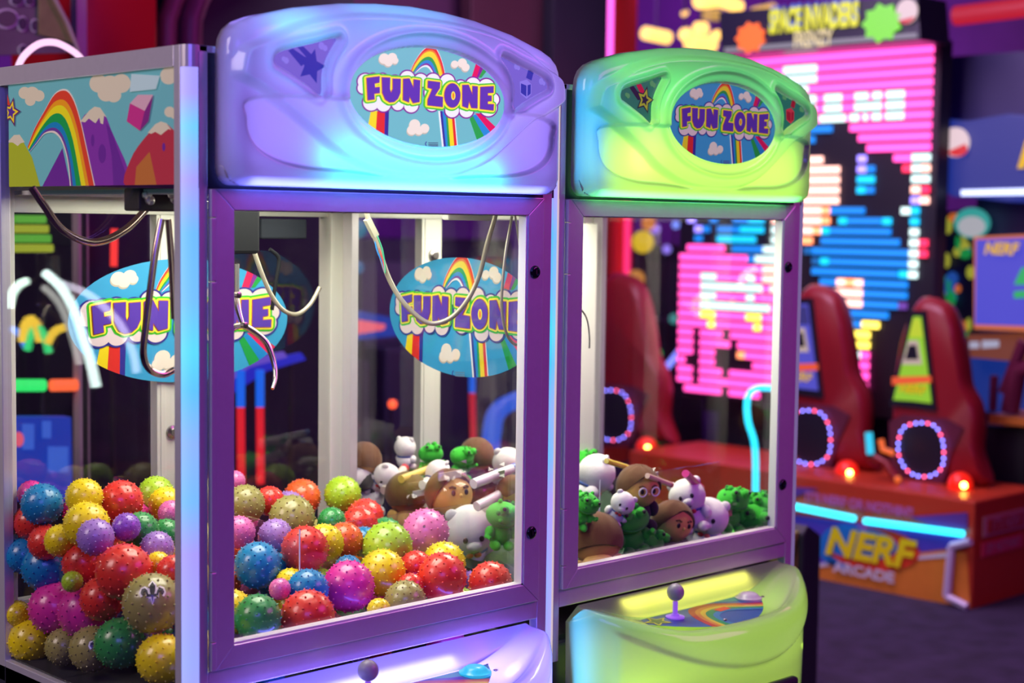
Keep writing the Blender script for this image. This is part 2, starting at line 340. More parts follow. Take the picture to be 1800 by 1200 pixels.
def machine(name, label, loc, rz, kind):
    purple = kind == 'purple'
    R = thing(name, label, 'claw machine', loc, rz, 'light-up claw machines side by side')
    R['label'] = label
    alu = mat('satin_aluminium', (.66, .63, .66), .32, .45, noise=.05, nscale=60)
    dark = mat('dark_gap', (.015, .015, .03), .6); cream = mat('cream_metal', (.74, .74, .66), .35, .1, noise=.05, nscale=12)
    shell = shell_mat('milky_plastic', (.93, .93, .93))
    # --- body
    g = G(); g.box((-.05, .004, .04), (.797, .71, .755), mat('cabinet_black', (.03, .03, .045), .4)); g.box((-.02, .03, 0), (.767, .68, .04), dark)
    g.build('base_cabinet', R, bev=.006)
    g = G(); g.box((-.0103, .0005, .83), (.7448, .02, .8655), alu); g.build('front_rail', R, bev=.0015)
    g = G()                                        # frame: corner posts and rails
    for x0, x1 in ((-.027, -.0105), (.745, .770)): g.box((x0, 0, .72), (x1, .022, 1.873), alu)
    for x0, x1 in ((-.05, -.030), (.777, .797)):
        g.box((x0, .0185, .72), (x1, .037, 1.873), alu); g.box((x0, .628, .72), (x1, .66, 1.873), alu)
        g.box((x0, .037, 1.839), (x1, .628, 1.873), alu); g.box((x0, .037, .70), (x1, .628, .762), alu)
    g.box((-.03, .0, 1.862), (.777, .66, 1.873), alu)
    g.box((-.029, .001, 1.873-.035), (-.0, .03, 1.873), alu)
    g.build('cabinet_frame', R, bev=.0015)
    g = G()
    for x0, x1 in ((-.049, -.006), (.745, .79)): g.box((x0, .66, .80), (x1, .705, 1.865), cream)
    g.box((-.006, .672, 1.607), (.745, .70, 1.66), cream); g.box((-.006, .672, .80), (.745, .70, .86), cream)
    cx_ = .31 if purple else .200; g.box((cx_, .674, .86), (cx_+.062, .70, 1.607), cream); g.box((cx_+.008, .672, .86), (cx_+.02, .674, 1.607), cream)
    g.build('back_frame', R, bev=.002)
    g = G(); g.lathe([(.014, 0), (.014, .006), (.008, .008), (.008, .012)], mat('lock_chrome', (.4, .38, .36), .25, 1), Matrix.Translation((cx_+.035, .674, 1.16 if purple else 1.52)) @ Matrix.Rotation(math.pi/2, 4, 'X'), 14); g.build('back_lock', R, True)
    g = G(); g.box((-.006, .004, 1.64), (.745, .66, 1.648), mat('ceiling_white', (.6, .6, .58), .6)); g.build('cabinet_ceiling', R)
    g = G(); g.box((-.03, .0005, 1.6485), (.777, .003, 1.862), dark); g.build('header_back', R)
    # --- glass
    pane = glass('clear_glass')
    g = G(); g.box((-.044, .034, .755), (-.040, .632, 1.842), pane); g.build('side_glass', R)['label'] = 'left side window pane'
    g = G(); g.box((.786, .034, .755), (.790, .632, 1.842), pane); g.build('side_glass', R)
    g = G(); g.box((-.005, .6665, .80), (.744, .6695, 1.612), pane); g.build('back_glass', R)
    # --- corner light strips, LEDs that run through several colours behind a frosted cover
    lm = bpy.data.materials.new('corner_led_'+kind); lm.use_nodes = True; nt = lm.node_tree; b = nt.nodes['Principled BSDF']
    if purple:
        tc = nt.nodes.new('ShaderNodeTexCoord'); sp = nt.nodes.new('ShaderNodeSeparateXYZ'); mp = nt.nodes.new('ShaderNodeMapRange'); cr = nt.nodes.new('ShaderNodeValToRGB')
        nt.links.new(tc.outputs['Object'], sp.inputs[0]); nt.links.new(sp.outputs[2], mp.inputs[0]); mp.inputs[1].default_value = .8; mp.inputs[2].default_value = 1.85
        nt.links.new(mp.outputs[0], cr.inputs[0]); nt.links.new(cr.outputs[0], b.inputs['Emission Color'])
        V_, C_ = (.36, .33, 1, 1), (.10, .60, 1, 1); el = cr.color_ramp.elements
        el[0].position = 0; el[0].color = (.35, .36, 1, 1); el[1].position = 1; el[1].color = V_
        for p_, c_ in ((.08, (.3, .4, 1, 1)), (.25, V_), (.33, (.14, .5, 1, 1)), (.42, (.22, .46, 1, 1)), (.5, (.06, .55, 1, 1)), (.56, (.05, .72, 1, 1)), (.64, (.12, .52, 1, 1)), (.74, (.1, .5, 1, 1)), (.82, (.36, .34, 1, 1)), (.90, (.12, .62, 1, 1)), (.95, V_)):
            q = el.new(p_); q.color = c_
        b.inputs['Emission Strength'].default_value = 1.0; b.inputs['Base Color'].default_value = (.3, .3, .35, 1)
    else:
        b.inputs['Emission Color'].default_value = (.9, .82, .62, 1); b.inputs['Emission Strength'].default_value = .55; b.inputs['Base Color'].default_value = (.6, .6, .55, 1)
    lm2 = lm if purple else glow('strip_lavender', (.30, .20, .50), .6)
    for sx in (0, 1):
        g = G(); pts = []
        for a in range(7):
            t = a/6*math.pi/2; x = -.028-.021*math.sin(t)*1; y = .0188-.0188*math.cos(t)
            pts.append((x if not sx else .747-x, y))
        for z0, z1 in ((.72, 1.838),):
            g.rings([[(x, y, z) for x, y in pts]+[(pts[0][0]+(.0 if not sx else 0), .0188, z)] for z in (z0, z1)], lm2 if sx else lm)
        g.build('corner_light_strip', R, smooth=True)
        g = G(); g.rings([[(x*1.0, y-.0006, z) for x, y in pts]+[(pts[0][0], .0188, z)] for z in (1.838, 1.873)], alu); g.build('corner_cap', R)
    # --- door
    g = G(); x0, x1, z0, z1, a0, a1, c0, c1 = 0, .7425, .8665, 1.648, .0355, .7005, .9035, 1.6145
    for q in ([(x0, z0), (x0, z1), (a0, c1), (a0, c0)], [(x0, z1), (x1, z1), (a1, c1), (a0, c1)], [(x1, z1), (x1, z0), (a1, c0), (a1, c1)], [(x1, z0), (x0, z0), (a0, c0), (a1, c0)]):
        cx = sum(p[0] for p in q)/4; cz = sum(p[1] for p in q)/4
        g.prism([(cx+(p[0]-cx)*.9985, -.007, cz+(p[1]-cz)*.9995) for p in q], (0, .024, 0), alu)
    df = g.build('door_frame', R, bev=.0012)
    g = G()
    for q in (((a0-.001, -.004, c0-.001), (a1+.001, .016, c0+.0035)), ((a1-.004, -.004, c0), (a1+.001, .016, c1)), ((a0-.001, 0, c1-.0015), (a1, .016, c1+.001)), ((a0-.001, 0, c0), (a0+.001, .016, c1))): g.box(*q, mat('white_gasket', (.85, .84, .78), .5))
    g.build('window_gasket', R)
    g = G(); g.box((.03, .012, .898), (.706, .016, 1.62), pane); g.build('door_window', R)
    for z0_, z1_ in ((.8665, .915), (.915, 1.03), (1.03, 1.50), (1.50, 1.602), (1.602, 1.648)):
        g = G(); hinge(g, z0_+.0008, z1_-.0008, alu); g.build('hinge', R, bev=.001)
    for z in (1.507, 1.004):
        g = G(); M = Matrix.Translation((.7185, -.007, z)) @ Matrix.Rotation(math.pi/2, 4, 'X')
        g.lathe([(.0125, 0), (.0125, .002), (.0105, .0045), (.0075, .005), (.0065, .0035)], mat('lock_black', (.03, .03, .04), .15, .8), M, 22); l = g.build('door_lock', R, True)
        g = G(); g.box((.7170, -.0125, z-.0045), (.7200, -.0105, z+.0045), mat('lock_chrome', (.4, .38, .36), .25, 1)); g.build('key_slot', l)
    # --- header
    hd = header_shell(R, shell)
    g0 = lambda u, v: (ECX+.0+u*_OA*1.004, -.0695, ECZ+v*_OB*1.004)
    oval_art(lambda X, Y: g0(*unit(X, Y)), (0, -1, 0), 1.0 if purple else .42, parent=R)
    def tri(T, star):
        if purple: bg, a1_, a2_, cl = ink('tri_lav', (.17, .14, .62), .85), ink('tri_blue', (.01, .04, .42), .8), ink('tri_blue', (.01, .04, .42), .8), ink('tri_cl', (.25, .22, .80), .85)
        else: bg, a1_, a2_, cl = ink('tri_green', (.01, .33, .12), .25), ink('tri_dark', (.01, .06, .05), .05), ink('tri_lemon', (.5, .6, .02), .4), ink('tri_gcl', (.12, .5, .16), .4)
        A = Art(lambda x, z: (x, -.0702, z), (0, -1, 0)); P_ = smooth_pts(T, 3); A.poly(P_, bg); A.up()
        if star:
            cx, cz = .140, 1.848
            if purple:
                A.poly([(.094, 1.869), (.103, 1.873), (.135, 1.858), (.120, 1.846)], a1_); A.poly([(.112, 1.876), (.124, 1.878), (.150, 1.860), (.138, 1.855)], a1_)
            else:
                A.poly([(.094, 1.869), (.105, 1.874), (.135, 1.850), (.120, 1.846)], a1_); A.poly([(.114, 1.876), (.128, 1.879), (.142, 1.862), (.130, 1.855)], ink('crim_s', (.6, .02, .04), .3))
            A.up()
            st = lambda r: [(cx+(r if k % 2 == 0 else r*.48)*math.sin(math.pi*k/5+.25), cz+(r if k % 2 == 0 else r*.48)*math.cos(math.pi*k/5+.25)) for k in range(10)]
            A.poly(st(.029), a1_); A.up(); A.poly(st(.023), a2_ if not purple else a1_); A.up(); A.poly(st(.0125), a1_)
            A.up(); A.disc(.16, 1.882, .006, cl); A.disc(.167, 1.879, .005, cl); A.disc(.09, 1.853, .005, cl); A.disc(.085, 1.855, .004, cl)
        else:
            rd = a1_ if purple else ink('crim_c', (.35, .02, .02), .3); fc = cl if purple else ink('crim_f', (.6, .06, .05), .3)
            A.poly([(.632, 1.880), (.645, 1.874), (.640, 1.860), (.626, 1.864)], rd); A.up()
            A.poly([(.610, 1.856), (.628, 1.861), (.640, 1.853), (.640, 1.835), (.628, 1.826), (.612, 1.834)], fc); A.up()
            A.poly([(.613, 1.853), (.627, 1.850), (.627, 1.830), (.613, 1.836)], rd); A.poly([(.630, 1.851), (.638, 1.853), (.638, 1.836), (.630, 1.831)], rd)
            A.disc(.60, 1.882, .005, cl); A.disc(.606, 1.880, .004, cl); A.disc(.665, 1.860, .006, cl); A.disc(.672, 1.857, .004, cl)
        A.g.build('corner_sign', R, fix=False)
    tri(TRI_L, True); tri(TRI_R, False)
    # LEDs inside the header
    V3 = lambda x, y, z: (x, y, z)
    def lamp(x, z, sx, sz, c, p, y=-.008): area('header_led', (x, y, z), (x, y-1, z), sx, sz, c, p, R)
    if purple:
        lamp(.3735, 1.80, .70, .26, (.29, .205, .95), .95)
        lamp(.40, 1.683, .36, .022, (.0, .8, 1), .26, -.018); lamp(.23, 1.705, .10, .04, (.0, .7, 1), .07, -.016)
        lamp(.34, 1.935, .22, .010, (.02, .65, 1), .05, -.016); lamp(.13, 1.898, .09, .008, (.02, .65, 1), .04, -.020)
        area('header_led', (.37, -.03, 1.670), (.37, -.029, 0), .66, .03, (.10, .13, 1), .8, R)
    else:
        lamp(.3735, 1.86, .62, .10, (.04, .62, .10), .60); lamp(.3735, 1.72, .64, .12, (.36, .75, .06), .80)
        lamp(.02, 1.78, .02, .20, (.0, .33, .9), .07, -.012); area('header_led', (.37, -.03, 1.670), (.37, -.029, 0), .66, .03, (.06, .8, .2), .5, R); lamp(.16, 1.76, .06, .10, (.75, 1, .25), .02, -.02)
    # --- inner acrylic guard and prize floor
    g = G(); ac = glass('acrylic', (.97, .98, 1)); g.box((.318, .197, .765), (.745, .201, 1.030), ac); g.box((.318, .201, .765), (.322, .436, 1.030), ac); g.box((-.038, .436, .765), (.322, .440, 1.030), ac)
    g.build('acrylic_guard', R)
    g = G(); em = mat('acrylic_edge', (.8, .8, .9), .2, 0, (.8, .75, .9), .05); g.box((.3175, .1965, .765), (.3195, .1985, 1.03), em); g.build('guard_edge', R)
    g = G(); g.box((-.038, .024, .755), (.785, .66, .765), mat('prize_bed', (.02, .02, .02), .7)); g.build('prize_floor', R)
    area('cabinet_lamp', (.37, .33, 1.635), (.37, .33, 0), .5, .45, (1, .98, .80) if purple else (1, .96, .78), 9.5 if purple else 12, R)
    # --- sticker on the left side window (second machine) / on the back window (first machine)
    if purple: oval_art(lambda X, Y: (.3685+unit(X, Y)[0]*.262, .6655, 1.390+unit(X, Y)[1]*.126), (0, -1, 0), 0, .8, parent=R)['label'] = 'oval rainbow sticker on the back window'
    else: oval_art(lambda X, Y: (-.0445, .264-unit(X, Y)[0]*.233, 1.402+unit(X, Y)[1]*.123), (-1, 0, 0), 0, .8, parent=R)['label'] = 'oval rainbow sticker on the side window'
    # --- control panel
    control_panel(R, shell, dark)
    if purple: area('panel_led', (.37, -.05, .70), (.37, -.1, 1.5), .6, .06, (.16, .13, 1), 2.4, R); area('panel_led', (.37, -.03, .55), (.37, -1, .55), .66, .45, (.27, .21, 1), 2.0, R); area('panel_led', (.3, -.02, .79), (.3, -.3, .80), .4, .02, (.7, .7, 1), .08, R)
    else:
        area('panel_led', (.37, -.10, .66), (.37, -.12, 1.5), .62, .08, (.45, .75, .06), .3, R); area('panel_led', (.37, -.02, .55), (.37, -1, .55), .68, .45, (.40, .74, .02), 1.05, R)
        area('panel_led', (.37, -.006, .803), (.37, -.3, .80), .42, .025, (1, 1, .12), .11, R); area('panel_led', (.03, -.03, .72), (-.05, -.25, .74), .04, .2, (.05, .5, 1), .05, R)
    # artwork plate on the panel
    A = Art(lambda x, y: (x, y, .7795+(-.045-y)*-.10-.0), (0, 0, 1), .0005)
    yb = -.047; edge = [(.150, yb)]+[(.150+.42*t, yb-.135*math.sin(math.pi*t)**.8) for t in [k/20 for k in range(1, 20)]]+[(.57, yb)]
    A.f = lambda x, y: (x, y, .7815-(yb-y)*.07)
    d_ = (.02, .10, .30)
    A.poly(edge, ink('plate_blue', (.01, .09, .30))); A.up(); A.clip = edge
    if purple: A.poly([(.2, yb), (.5, yb), (.45, -.2), (.3, -.2)], ink('plate_violet', (.05, .03, .3)))
    A.poly([(.42, yb), (.57, yb), (.56, -.09), (.46, -.065)], ink('plate_teal', (.03, .42, .30)))
    O = smooth_pts([(.275, -.19), (.29, -.11), (.33, -.055), (.40, -.050), (.47, -.085), (.55, -.125)], 5, False); In = smooth_pts([(.345, -.19), (.345, -.15), (.36, -.125), (.40, -.115), (.45, -.135), (.52, -.17)], 5, False)
    bands(A, O, In, [(0, .2, ink('p_red', (.45, .03, .02))), (.2, .35, ink('p_org', (.6, .22, .02))), (.35, .5, ink('p_yel', (.65, .5, .02))), (.5, .72, ink('p_grn', (.01, .30, .08))), (.72, .9, ink('p_blu', (.01, .2, .4)))])
    st = [(.205+(.035 if k % 2 == 0 else .017)*math.sin(math.pi*k/5), -.075+(.03 if k % 2 == 0 else .014)*math.cos(math.pi*k/5)) for k in range(10)]
    A.up(); A.poly(st, ink('p_starline', (.55, .62, .05))); A.up(); A.poly([(.205+(x-.205)*.7, -.075+(y+.075)*.7) for x, y in st], ink('p_starin', (.03, .15, .03)))
    A.poly([(.375, -.085), (.415, -.083), (.418, -.101), (.378, -.103)], ink('p_tag', (.75, .08, .02)))
    A.g.build('control_plate', R, fix=False)
    g = G(); ch = mat('joystick_grey', (.35, .33, .34), .35); M = Matrix.Translation((.262, -.075, .779))
    g.lathe([(.020, 0), (.020, .003), (.009, .005), (.008, .008)], mat('joy_violet', (.3, .15, .6), .3, 0, (.35, .12, .9), .5), M, 20); g.lathe([(.0055, .006), (.0055, .034)], mat('joy_violet'), M, 12)
    j = g.build('joystick_base', R, True)
    g = G(); g.ball((.262, -.075, .833), .0185, ch, 24, 14); g.build('joystick_knob', j, True)
    g = G(); g.lathe([(.030, 0), (.030, .006), (.024, .009), (.022, .012), (.016, .016), (.004, .018)], mat('button_'+kind, (.6, .55, .6) if not purple else (.05, .5, .6), .25, 0, None if not purple else (.02, .6, .8), .5), Matrix.Translation((.515, -.072, .777)), 28); g.build('push_button', R, True)
    for bx, by in ((.563, -.075), (.335, -.15), (.547, -.052), (.185, -.062)):
        g = G(); g.lathe([(.0045, 0), (.004, .003), (.001, .004)], mat('lock_chrome'), Matrix.Translation((bx, by, .775)), 10); g.build('screw', R, True)
    # raised arc, coin door
    g = G(); g.prism([(.27, -.232, .655), (.46, -.232, .655), (.46, -.232, .50), (.27, -.232, .50)], (0, -.022, 0), mat('coin_black', (.05, .05, .055), .35, .3)); cdr = g.build('coin_door', R, bev=.008)
    g = G(); g.prism([(.32, -.254, .63), (.42, -.254, .63), (.42, -.254, .54), (.32, -.254, .54)], (0, -.006, 0), mat('coin_slot', (.12, .12, .13), .3)); g.build('coin_plate', cdr, bev=.004)
    return R
M1 = machine('claw_machine', 'violet lit claw machine nearest the camera, full of knobby balls', (0, 0, 0), 0, 'purple')
M2 = machine('claw_machine', 'green lit claw machine full of plush toys, to the right of the violet one', (.8515, .0333, 0), 0, 'green')
# artwork above the side window of each machine (drawn on the strip between the rails)
def side_art(R):
    f0 = lambda X, Y: at(X/3, Y/3, 0, -.0445)
    A = Art(lambda X, Y: (-.0445, f0(X, Y)[1], f0(X, Y)[2]), (-1, 0, 0)); A.clip = None
    c0 = lambda y, z: (3*0, 0)
    I = lambda n, c: ink(n, c, .28)  # low emission puts cabinet light from behind into the inks
    fr = [(-.0445, .603, 1.654), (-.0445, .036, 1.654), (-.0445, .036, 1.840), (-.0445, .603, 1.840)]
    def pix(P):
        d = np.array(P)-CAM; zz = d@WW; return (3*(900+F_PX*(d@RR)/zz), 3*(600-F_PX*(d@UU)/zz))
    quad = [pix(p) for p in fr]; A.poly(quad, I('s_sky', (.14, .42, .42))); A.clip = quad; A.up()
    cr = I('s_cream', (.62, .55, .38))
    for x, y, r in ((130, 490, 32), (170, 495, 38), (205, 505, 30), (160, 530, 28), (520, 440, 48), (580, 450, 52), (640, 440, 50), (560, 490, 45), (600, 500, 40), (890, 400, 45), (930, 390, 45), (895, 590, 28), (925, 600, 28)): A.disc(x, y, r, cr)
    A.up()
    mp = I('s_mount', (.20, .03, .30)); md = I('s_mountd', (.13, .02, .24))
    A.poly(smooth_pts([(400, 990), (425, 660), (470, 590), (510, 570), (550, 600), (585, 680), (690, 990)], 4), mp); A.poly([(220, 990), (330, 780), (375, 990)], md)
    A.poly([(600, 990), (590, 820), (560, 650), (585, 680), (690, 990)], md)
    rdm = I('s_redm', (.42, .03, .05)); A.poly(smooth_pts([(670, 990), (690, 840), (770, 720), (850, 650), (900, 670), (960, 760), (960, 990)], 4), rdm)
    A.poly([(710, 990), (720, 880), (790, 800), (830, 990)], I('s_redm2', (.45, .14, .03))); A.poly([(0, 990), (0, 800), (60, 745), (125, 750), (170, 830), (215, 990)], I('s_limem', (.36, .42, .02)))
    A.up()
    for cap in ([(425, 640), (470, 585), (500, 562), (530, 568), (565, 620), (550, 610), (545, 655), (532, 650), (525, 620), (505, 650), (470, 625), (450, 645)], [(780, 700), (820, 655), (850, 640), (880, 650), (905, 685), (890, 680), (870, 695), (850, 712), (820, 695), (800, 705)], [(40, 750), (75, 712), (105, 710), (132, 750), (110, 755), (95, 770), (70, 752)]): A.poly(cap, cr)
    A.disc(540, 810, 20, md, 50); A.disc(490, 740, 9, md, 32); A.disc(865, 775, 8, md, 22)
    O = smooth_pts([(148, 775), (185, 680), (235, 590), (290, 500), (345, 478), (385, 520), (420, 620), (450, 750), (500, 985)], 4, False)
    In = smooth_pts([(160, 800), (200, 750), (235, 705), (270, 690), (300, 695), (330, 730), (355, 800), (370, 880), (380, 985)], 4, False)
    A.up(); bands(A, O, In, [(-.04, 0, I('s_wh', (.7, .6, .5))), (0, .22, I('s_red', (.62, .05, .02))), (.22, .36, I('s_org', (.75, .3, .01))), (.36, .56, I('s_yel', (.75, .66, .01))), (.56, .78, I('s_grn', (.01, .30, .06))), (.78, .92, I('s_blu', (.01, .2, .42))), (.92, 1.0, I('s_pur', (.13, .04, .26))), (1.0, 1.05, I('s_wh', (.7, .6, .5)))])
    A.poly([(0, 470), (40, 480), (60, 560), (20, 560)], I('s_red', (.62, .05, .02))); A.poly([(0, 500), (15, 500), (35, 570), (0, 560)], I('s_navy', (.02, .03, .2))); A.up()
    st = lambda r: [(65+(r if k % 2 == 0 else r*.47)*.62*math.sin(math.pi*k/5+.25), 592-(r if k % 2 == 0 else r*.47)*math.cos(math.pi*k/5+.25)) for k in range(10)]
    A.poly(st(82), I('s_pur2', (.12, .02, .12))); A.up(); A.poly(st(62), I('s_star', (.8, .62, .02))); A.up(); A.poly(st(38), I('s_pur3', (.10, .03, .25)))
    A.poly([(675, 640), (692, 545), (770, 585), (745, 690)], I('s_pink', (.5, .03, .2))); A.poly([(745, 690), (770, 585), (815, 500), (790, 640)], I('s_plum', (.2, .02, .18))); A.poly([(692, 545), (735, 500), (815, 500), (770, 585)], I('s_ppk', (.6, .35, .4)))
    A.up(); A.poly([(692, 485), (830, 470), (850, 400), (700, 390)], I('s_ice', (.45, .62, .60)))
    o = A.g.build('side_artwork', R, fix=False); o['label'] = 'rainbow and mountain artwork above the side window'
    return o
side_art(M1)
# ------------------------------------------------------------------ knobby balls
BC = {'red': (.72, .035, .02), 'orange': (.80, .12, .02), 'yellow': (.85, .68, .005), 'lime': (.38, .62, .02), 'green': (.03, .30, .06), 'blue': (.005, .22, .46), 'magenta': (.70, .03, .30), 'pink': (.75, .16, .42), 'lavender': (.36, .20, .56), 'purple': (.25, .08, .50), 'gold': (.33, .30, .08)}
BALLS = {}
def ball_mesh(col):
    if col in BALLS: return BALLS[col]
    c = BC[col]; m = mat('vinyl_'+col, c, .33, 0, coat=.35, noise=.06, nscale=4); vm = mat('valve', (.06, .04, .03), .5); nb = mat('nub_'+col, tuple(x*.55 for x in c), .22, coat=.5)
    g = G(); g.ball((0, 0, 0), 1, m, 28, 18); n = 118
    for i in range(n):
        z = 1-2*(i+.5)/n; a = i*2.39996; r = math.sqrt(1-z*z); d = Vector((r*math.cos(a), r*math.sin(a), z)); t = d.orthogonal().normalized(); b = d.cross(t)
        R_ = [[d*h+(t*math.cos(q)+b*math.sin(q))*rr for q in (2*math.pi*k/6 for k in range(6))] for rr, h in ((.050, .985), (.034, 1.025), (.022, 1.048), (.006, 1.056))]
        g.rings(R_, m, cap=True)
    g.lathe([(.05, .985), (.05, 1.006), (.02, 1.006), (.02, .99)], vm, Matrix.Rotation(.35, 4, 'X'), 12)
    me_o = g.build('tmp', None, True); me = me_o.data; bpy.data.objects.remove(me_o); me.name = 'knobby_ball_'+col; BALLS[col] = me; return me
H1 = lambda x, y: .875+.20*y/.6+.07*max(0., 1-x/.5)*y/.6
def pile(px, py, rpx, x0, y0, x1, y1, H, lo=.765):
    """first point inside the pile volume along the sight line, for a toy of the given apparent radius"""
    v = ray(px, py); t = 2.2
    while t < 5:
        P = CAM+v*t; r = rpx*t/F_PX
        if P[0] >= x0+min(r, .05) and P[1] >= y0+min(r, .05) and P[2] <= H(P[0]-x0, P[1]-y0): break
        if P[1] > y1-r*.8: P = CAM+v*((y1-r*.8-CAM[1])/v[1]); t = (y1-r*.8-CAM[1])/v[1]; break
        if P[0] > x1-r*.8: t = (x1-r*.8-CAM[0])/v[0]; P = CAM+v*t; break
        t += .006
    return P, rpx*t/F_PX
SEEN = [
 ('yellow', 148, 873, 34, 'yellow knobby ball topmost at the back left of the pile'), ('red', 213, 882, 40, 'large red knobby ball right of the topmost yellow one'), ('lime', 274, 868, 33, 'lime knobby ball at the back, right of the large red one'),
 ('yellow', 292, 886, 32, 'orange-yellow knobby ball in front of the back lime one'), ('magenta', 55, 868, 25, 'magenta knobby ball peeking behind the back-left blue one'), ('blue', 74, 886, 38, 'teal-blue knobby ball at the back left'),
 ('red', 56, 918, 34, 'red knobby ball at the left edge below the teal-blue one'), ('yellow', 152, 922, 42, 'yellow knobby ball directly below the topmost yellow one'), ('lavender', 168, 944, 34, 'lavender knobby ball below two yellow ones'),
 ('purple', 222, 926, 26, 'purple knobby ball tucked behind the dark green one'), ('green', 247, 931, 33, 'dark green knobby ball right of the purple one'), ('green', 292, 939, 29, 'green knobby ball beside the corner light strip'),
 ('pink', 301, 902, 24, 'pink knobby ball at the corner post, left window'), ('red', 80, 953, 32, 'red knobby ball above the left pair of blue ones'), ('yellow', 107, 950, 30, 'yellow knobby ball behind the left blue pair'),
 ('blue', 42, 976, 33, 'lighter blue knobby ball at the left edge'), ('blue', 80, 996, 44, 'deep blue knobby ball of the left pair'), ('red', 148, 990, 40, 'red knobby ball left of the biggest red one'), ('red', 218, 1005, 52, 'biggest red knobby ball in the left window'),
 ('lavender', 276, 963, 31, 'lavender knobby ball right of the biggest red one'), ('yellow', 278, 992, 24, 'small yellow knobby ball under the right lavender one'), ('red', 304, 1004, 30, 'red knobby ball cut by the corner post'),
 ('magenta', 97, 1068, 48, 'magenta knobby ball, left of the touching pair'), ('magenta', 148, 1075, 48, 'magenta knobby ball, right of the touching pair'), ('gold', 268, 1060, 55, 'gold knobby ball with fleur-de-lis emblem facing out'),
 ('green', 210, 1130, 46, 'green knobby ball low in the left window'), ('yellow', 55, 1125, 42, 'dim amber knobby ball in the lower left corner'), ('gold', 112, 1136, 34, 'dim bronze knobby ball between amber and gold ones'),
 ('gold', 162, 1140, 42, 'gold knobby ball with a half-hidden emblem, beside the low green one'), ('yellow', 284, 1158, 46, 'amber knobby ball at the bottom by the corner post'), ('yellow', 30, 1078, 24, 'yellow knobby ball behind the magenta pair at the left'), ('lime', 127, 1022, 18, 'small lime knobby ball between blue and red ones'),
 ('pink', 413, 845, 19, 'pale pink knobby ball highest at the door left edge'), ('gold', 431, 886, 36, 'gold knobby ball at the door left edge'), ('red', 474, 880, 27, 'red knobby ball with valve between two gold ones'),
 ('gold', 513, 910, 42, 'wide gold knobby ball before the cream post'), ('green', 583, 916, 26, 'green knobby ball at the foot of the cream post'), ('pink', 420, 935, 30, 'pale pink knobby ball above the front blue one'), ('lavender', 484, 942, 32, 'lavender knobby ball left of the upright red one'),
 ('red', 536, 965, 43, 'red knobby ball behind the guard corner'), ('yellow', 570, 955, 36, 'yellow knobby ball right of the guard corner red one'), ('orange', 606, 950, 34, 'orange knobby ball right of the guard corner yellow one'), ('red', 632, 922, 34, 'red knobby ball above the orange one'),
 ('blue', 640, 952, 28, 'blue knobby ball behind the front lime one'), ('lime', 681, 961, 46, 'lime knobby ball in the middle of the door window'), ('pink', 748, 935, 43, 'pink knobby ball topmost at the right of the pile'), ('yellow', 672, 1006, 43, 'yellow knobby ball with valve below the front lime one'),
 ('magenta', 613, 1030, 47, 'big magenta knobby ball at the front of the door window'), ('blue', 541, 1036, 38, 'blue knobby ball left of the big front magenta one'), ('blue', 453, 993, 43, 'deep blue knobby ball at the door left, above the teal one'), ('green', 453, 1085, 43, 'murky teal-green knobby ball in the front left corner'),
 ('red', 541, 1084, 50, 'big red knobby ball lowest at the door window'), ('yellow', 510, 1025, 28, 'yellow knobby ball behind the front blue one'), ('blue', 612, 1000, 26, 'small blue knobby ball above the big front magenta one'), ('yellow', 666, 1072, 22, 'small yellow knobby ball at the front frame edge'),
 ('gold', 712, 1056, 38, 'gold knobby ball lying at the front frame edge'), ('red', 731, 996, 30, 'dark red knobby ball behind the front right pair'), ('yellow', 780, 990, 40, 'yellow knobby ball capping the front right red one'), ('red', 777, 1014, 45, 'red knobby ball under the yellow cap, front right'),
 ('red', 862, 1025, 40, 'red knobby ball furthest right in the front corner'), ('red', 722, 1030, 24, 'small red knobby ball above the front gold one'), ('pink', 492, 1035, 20, 'small pale pink knobby ball behind the front blue one')]
items = []
for c, px, py, r, lab in SEEN:
    P, R_ = pile(px, py, r, -.04, .022, .785, .66, H1); items.append([c, P, max(.02, R_), lab, px, py])
def relax(L, lo, hi, n, keep=.95, rate=.5):
    """slide overlapping toys along their own sight lines until they touch rather than cross; size follows distance"""
    T = [dep(a[0]) for a in L]; RP = [a[1]/t for a, t in zip(L, T)]; Q = [ray(a[2], a[3]) for a in L]; T0 = list(T)
    for it in range(n):
        Pn = [CAM+q*t for q, t in zip(Q, T)]; F_ = [0.]*len(L)
        for a in range(len(L)):
            for b in range(a):
                d = Pn[a]-Pn[b]; l = np.linalg.norm(d)+1e-6; o = (RP[a]*T[a]+RP[b]*T[b])*keep-l
                if o > 0: s_ = (d@Q[a]); s_ = (1 if s_ > 0 else -1)*max(abs(s_)/l, .25); F_[a] += s_*o*rate; F_[b] -= s_*o*rate
        for k in range(len(L)):
            t = min(max(T[k]+max(-.01, min(.01, F_[k])), T0[k]-.06), T0[k]+.09); r = RP[k]*t
            for ax in (0, 1): # walls of the glass box
                if Q[k][ax] > 0: t = min(t, max((hi[ax]-r-CAM[ax])/Q[k][ax], 0)); t = max(t, min((lo[ax]+r*.9-CAM[ax])/Q[k][ax], T0[k]+.1))
            T[k] = t
    return [(CAM+q*t, rp*t) for q, t, rp in zip(Q, T, RP)]
for A, (p_, r_) in zip(items, relax([(a[1], a[2], a[4], a[5]) for a in items], (-.036, .026), (.78, .66), 80)): A[1] = p_; A[2] = r_
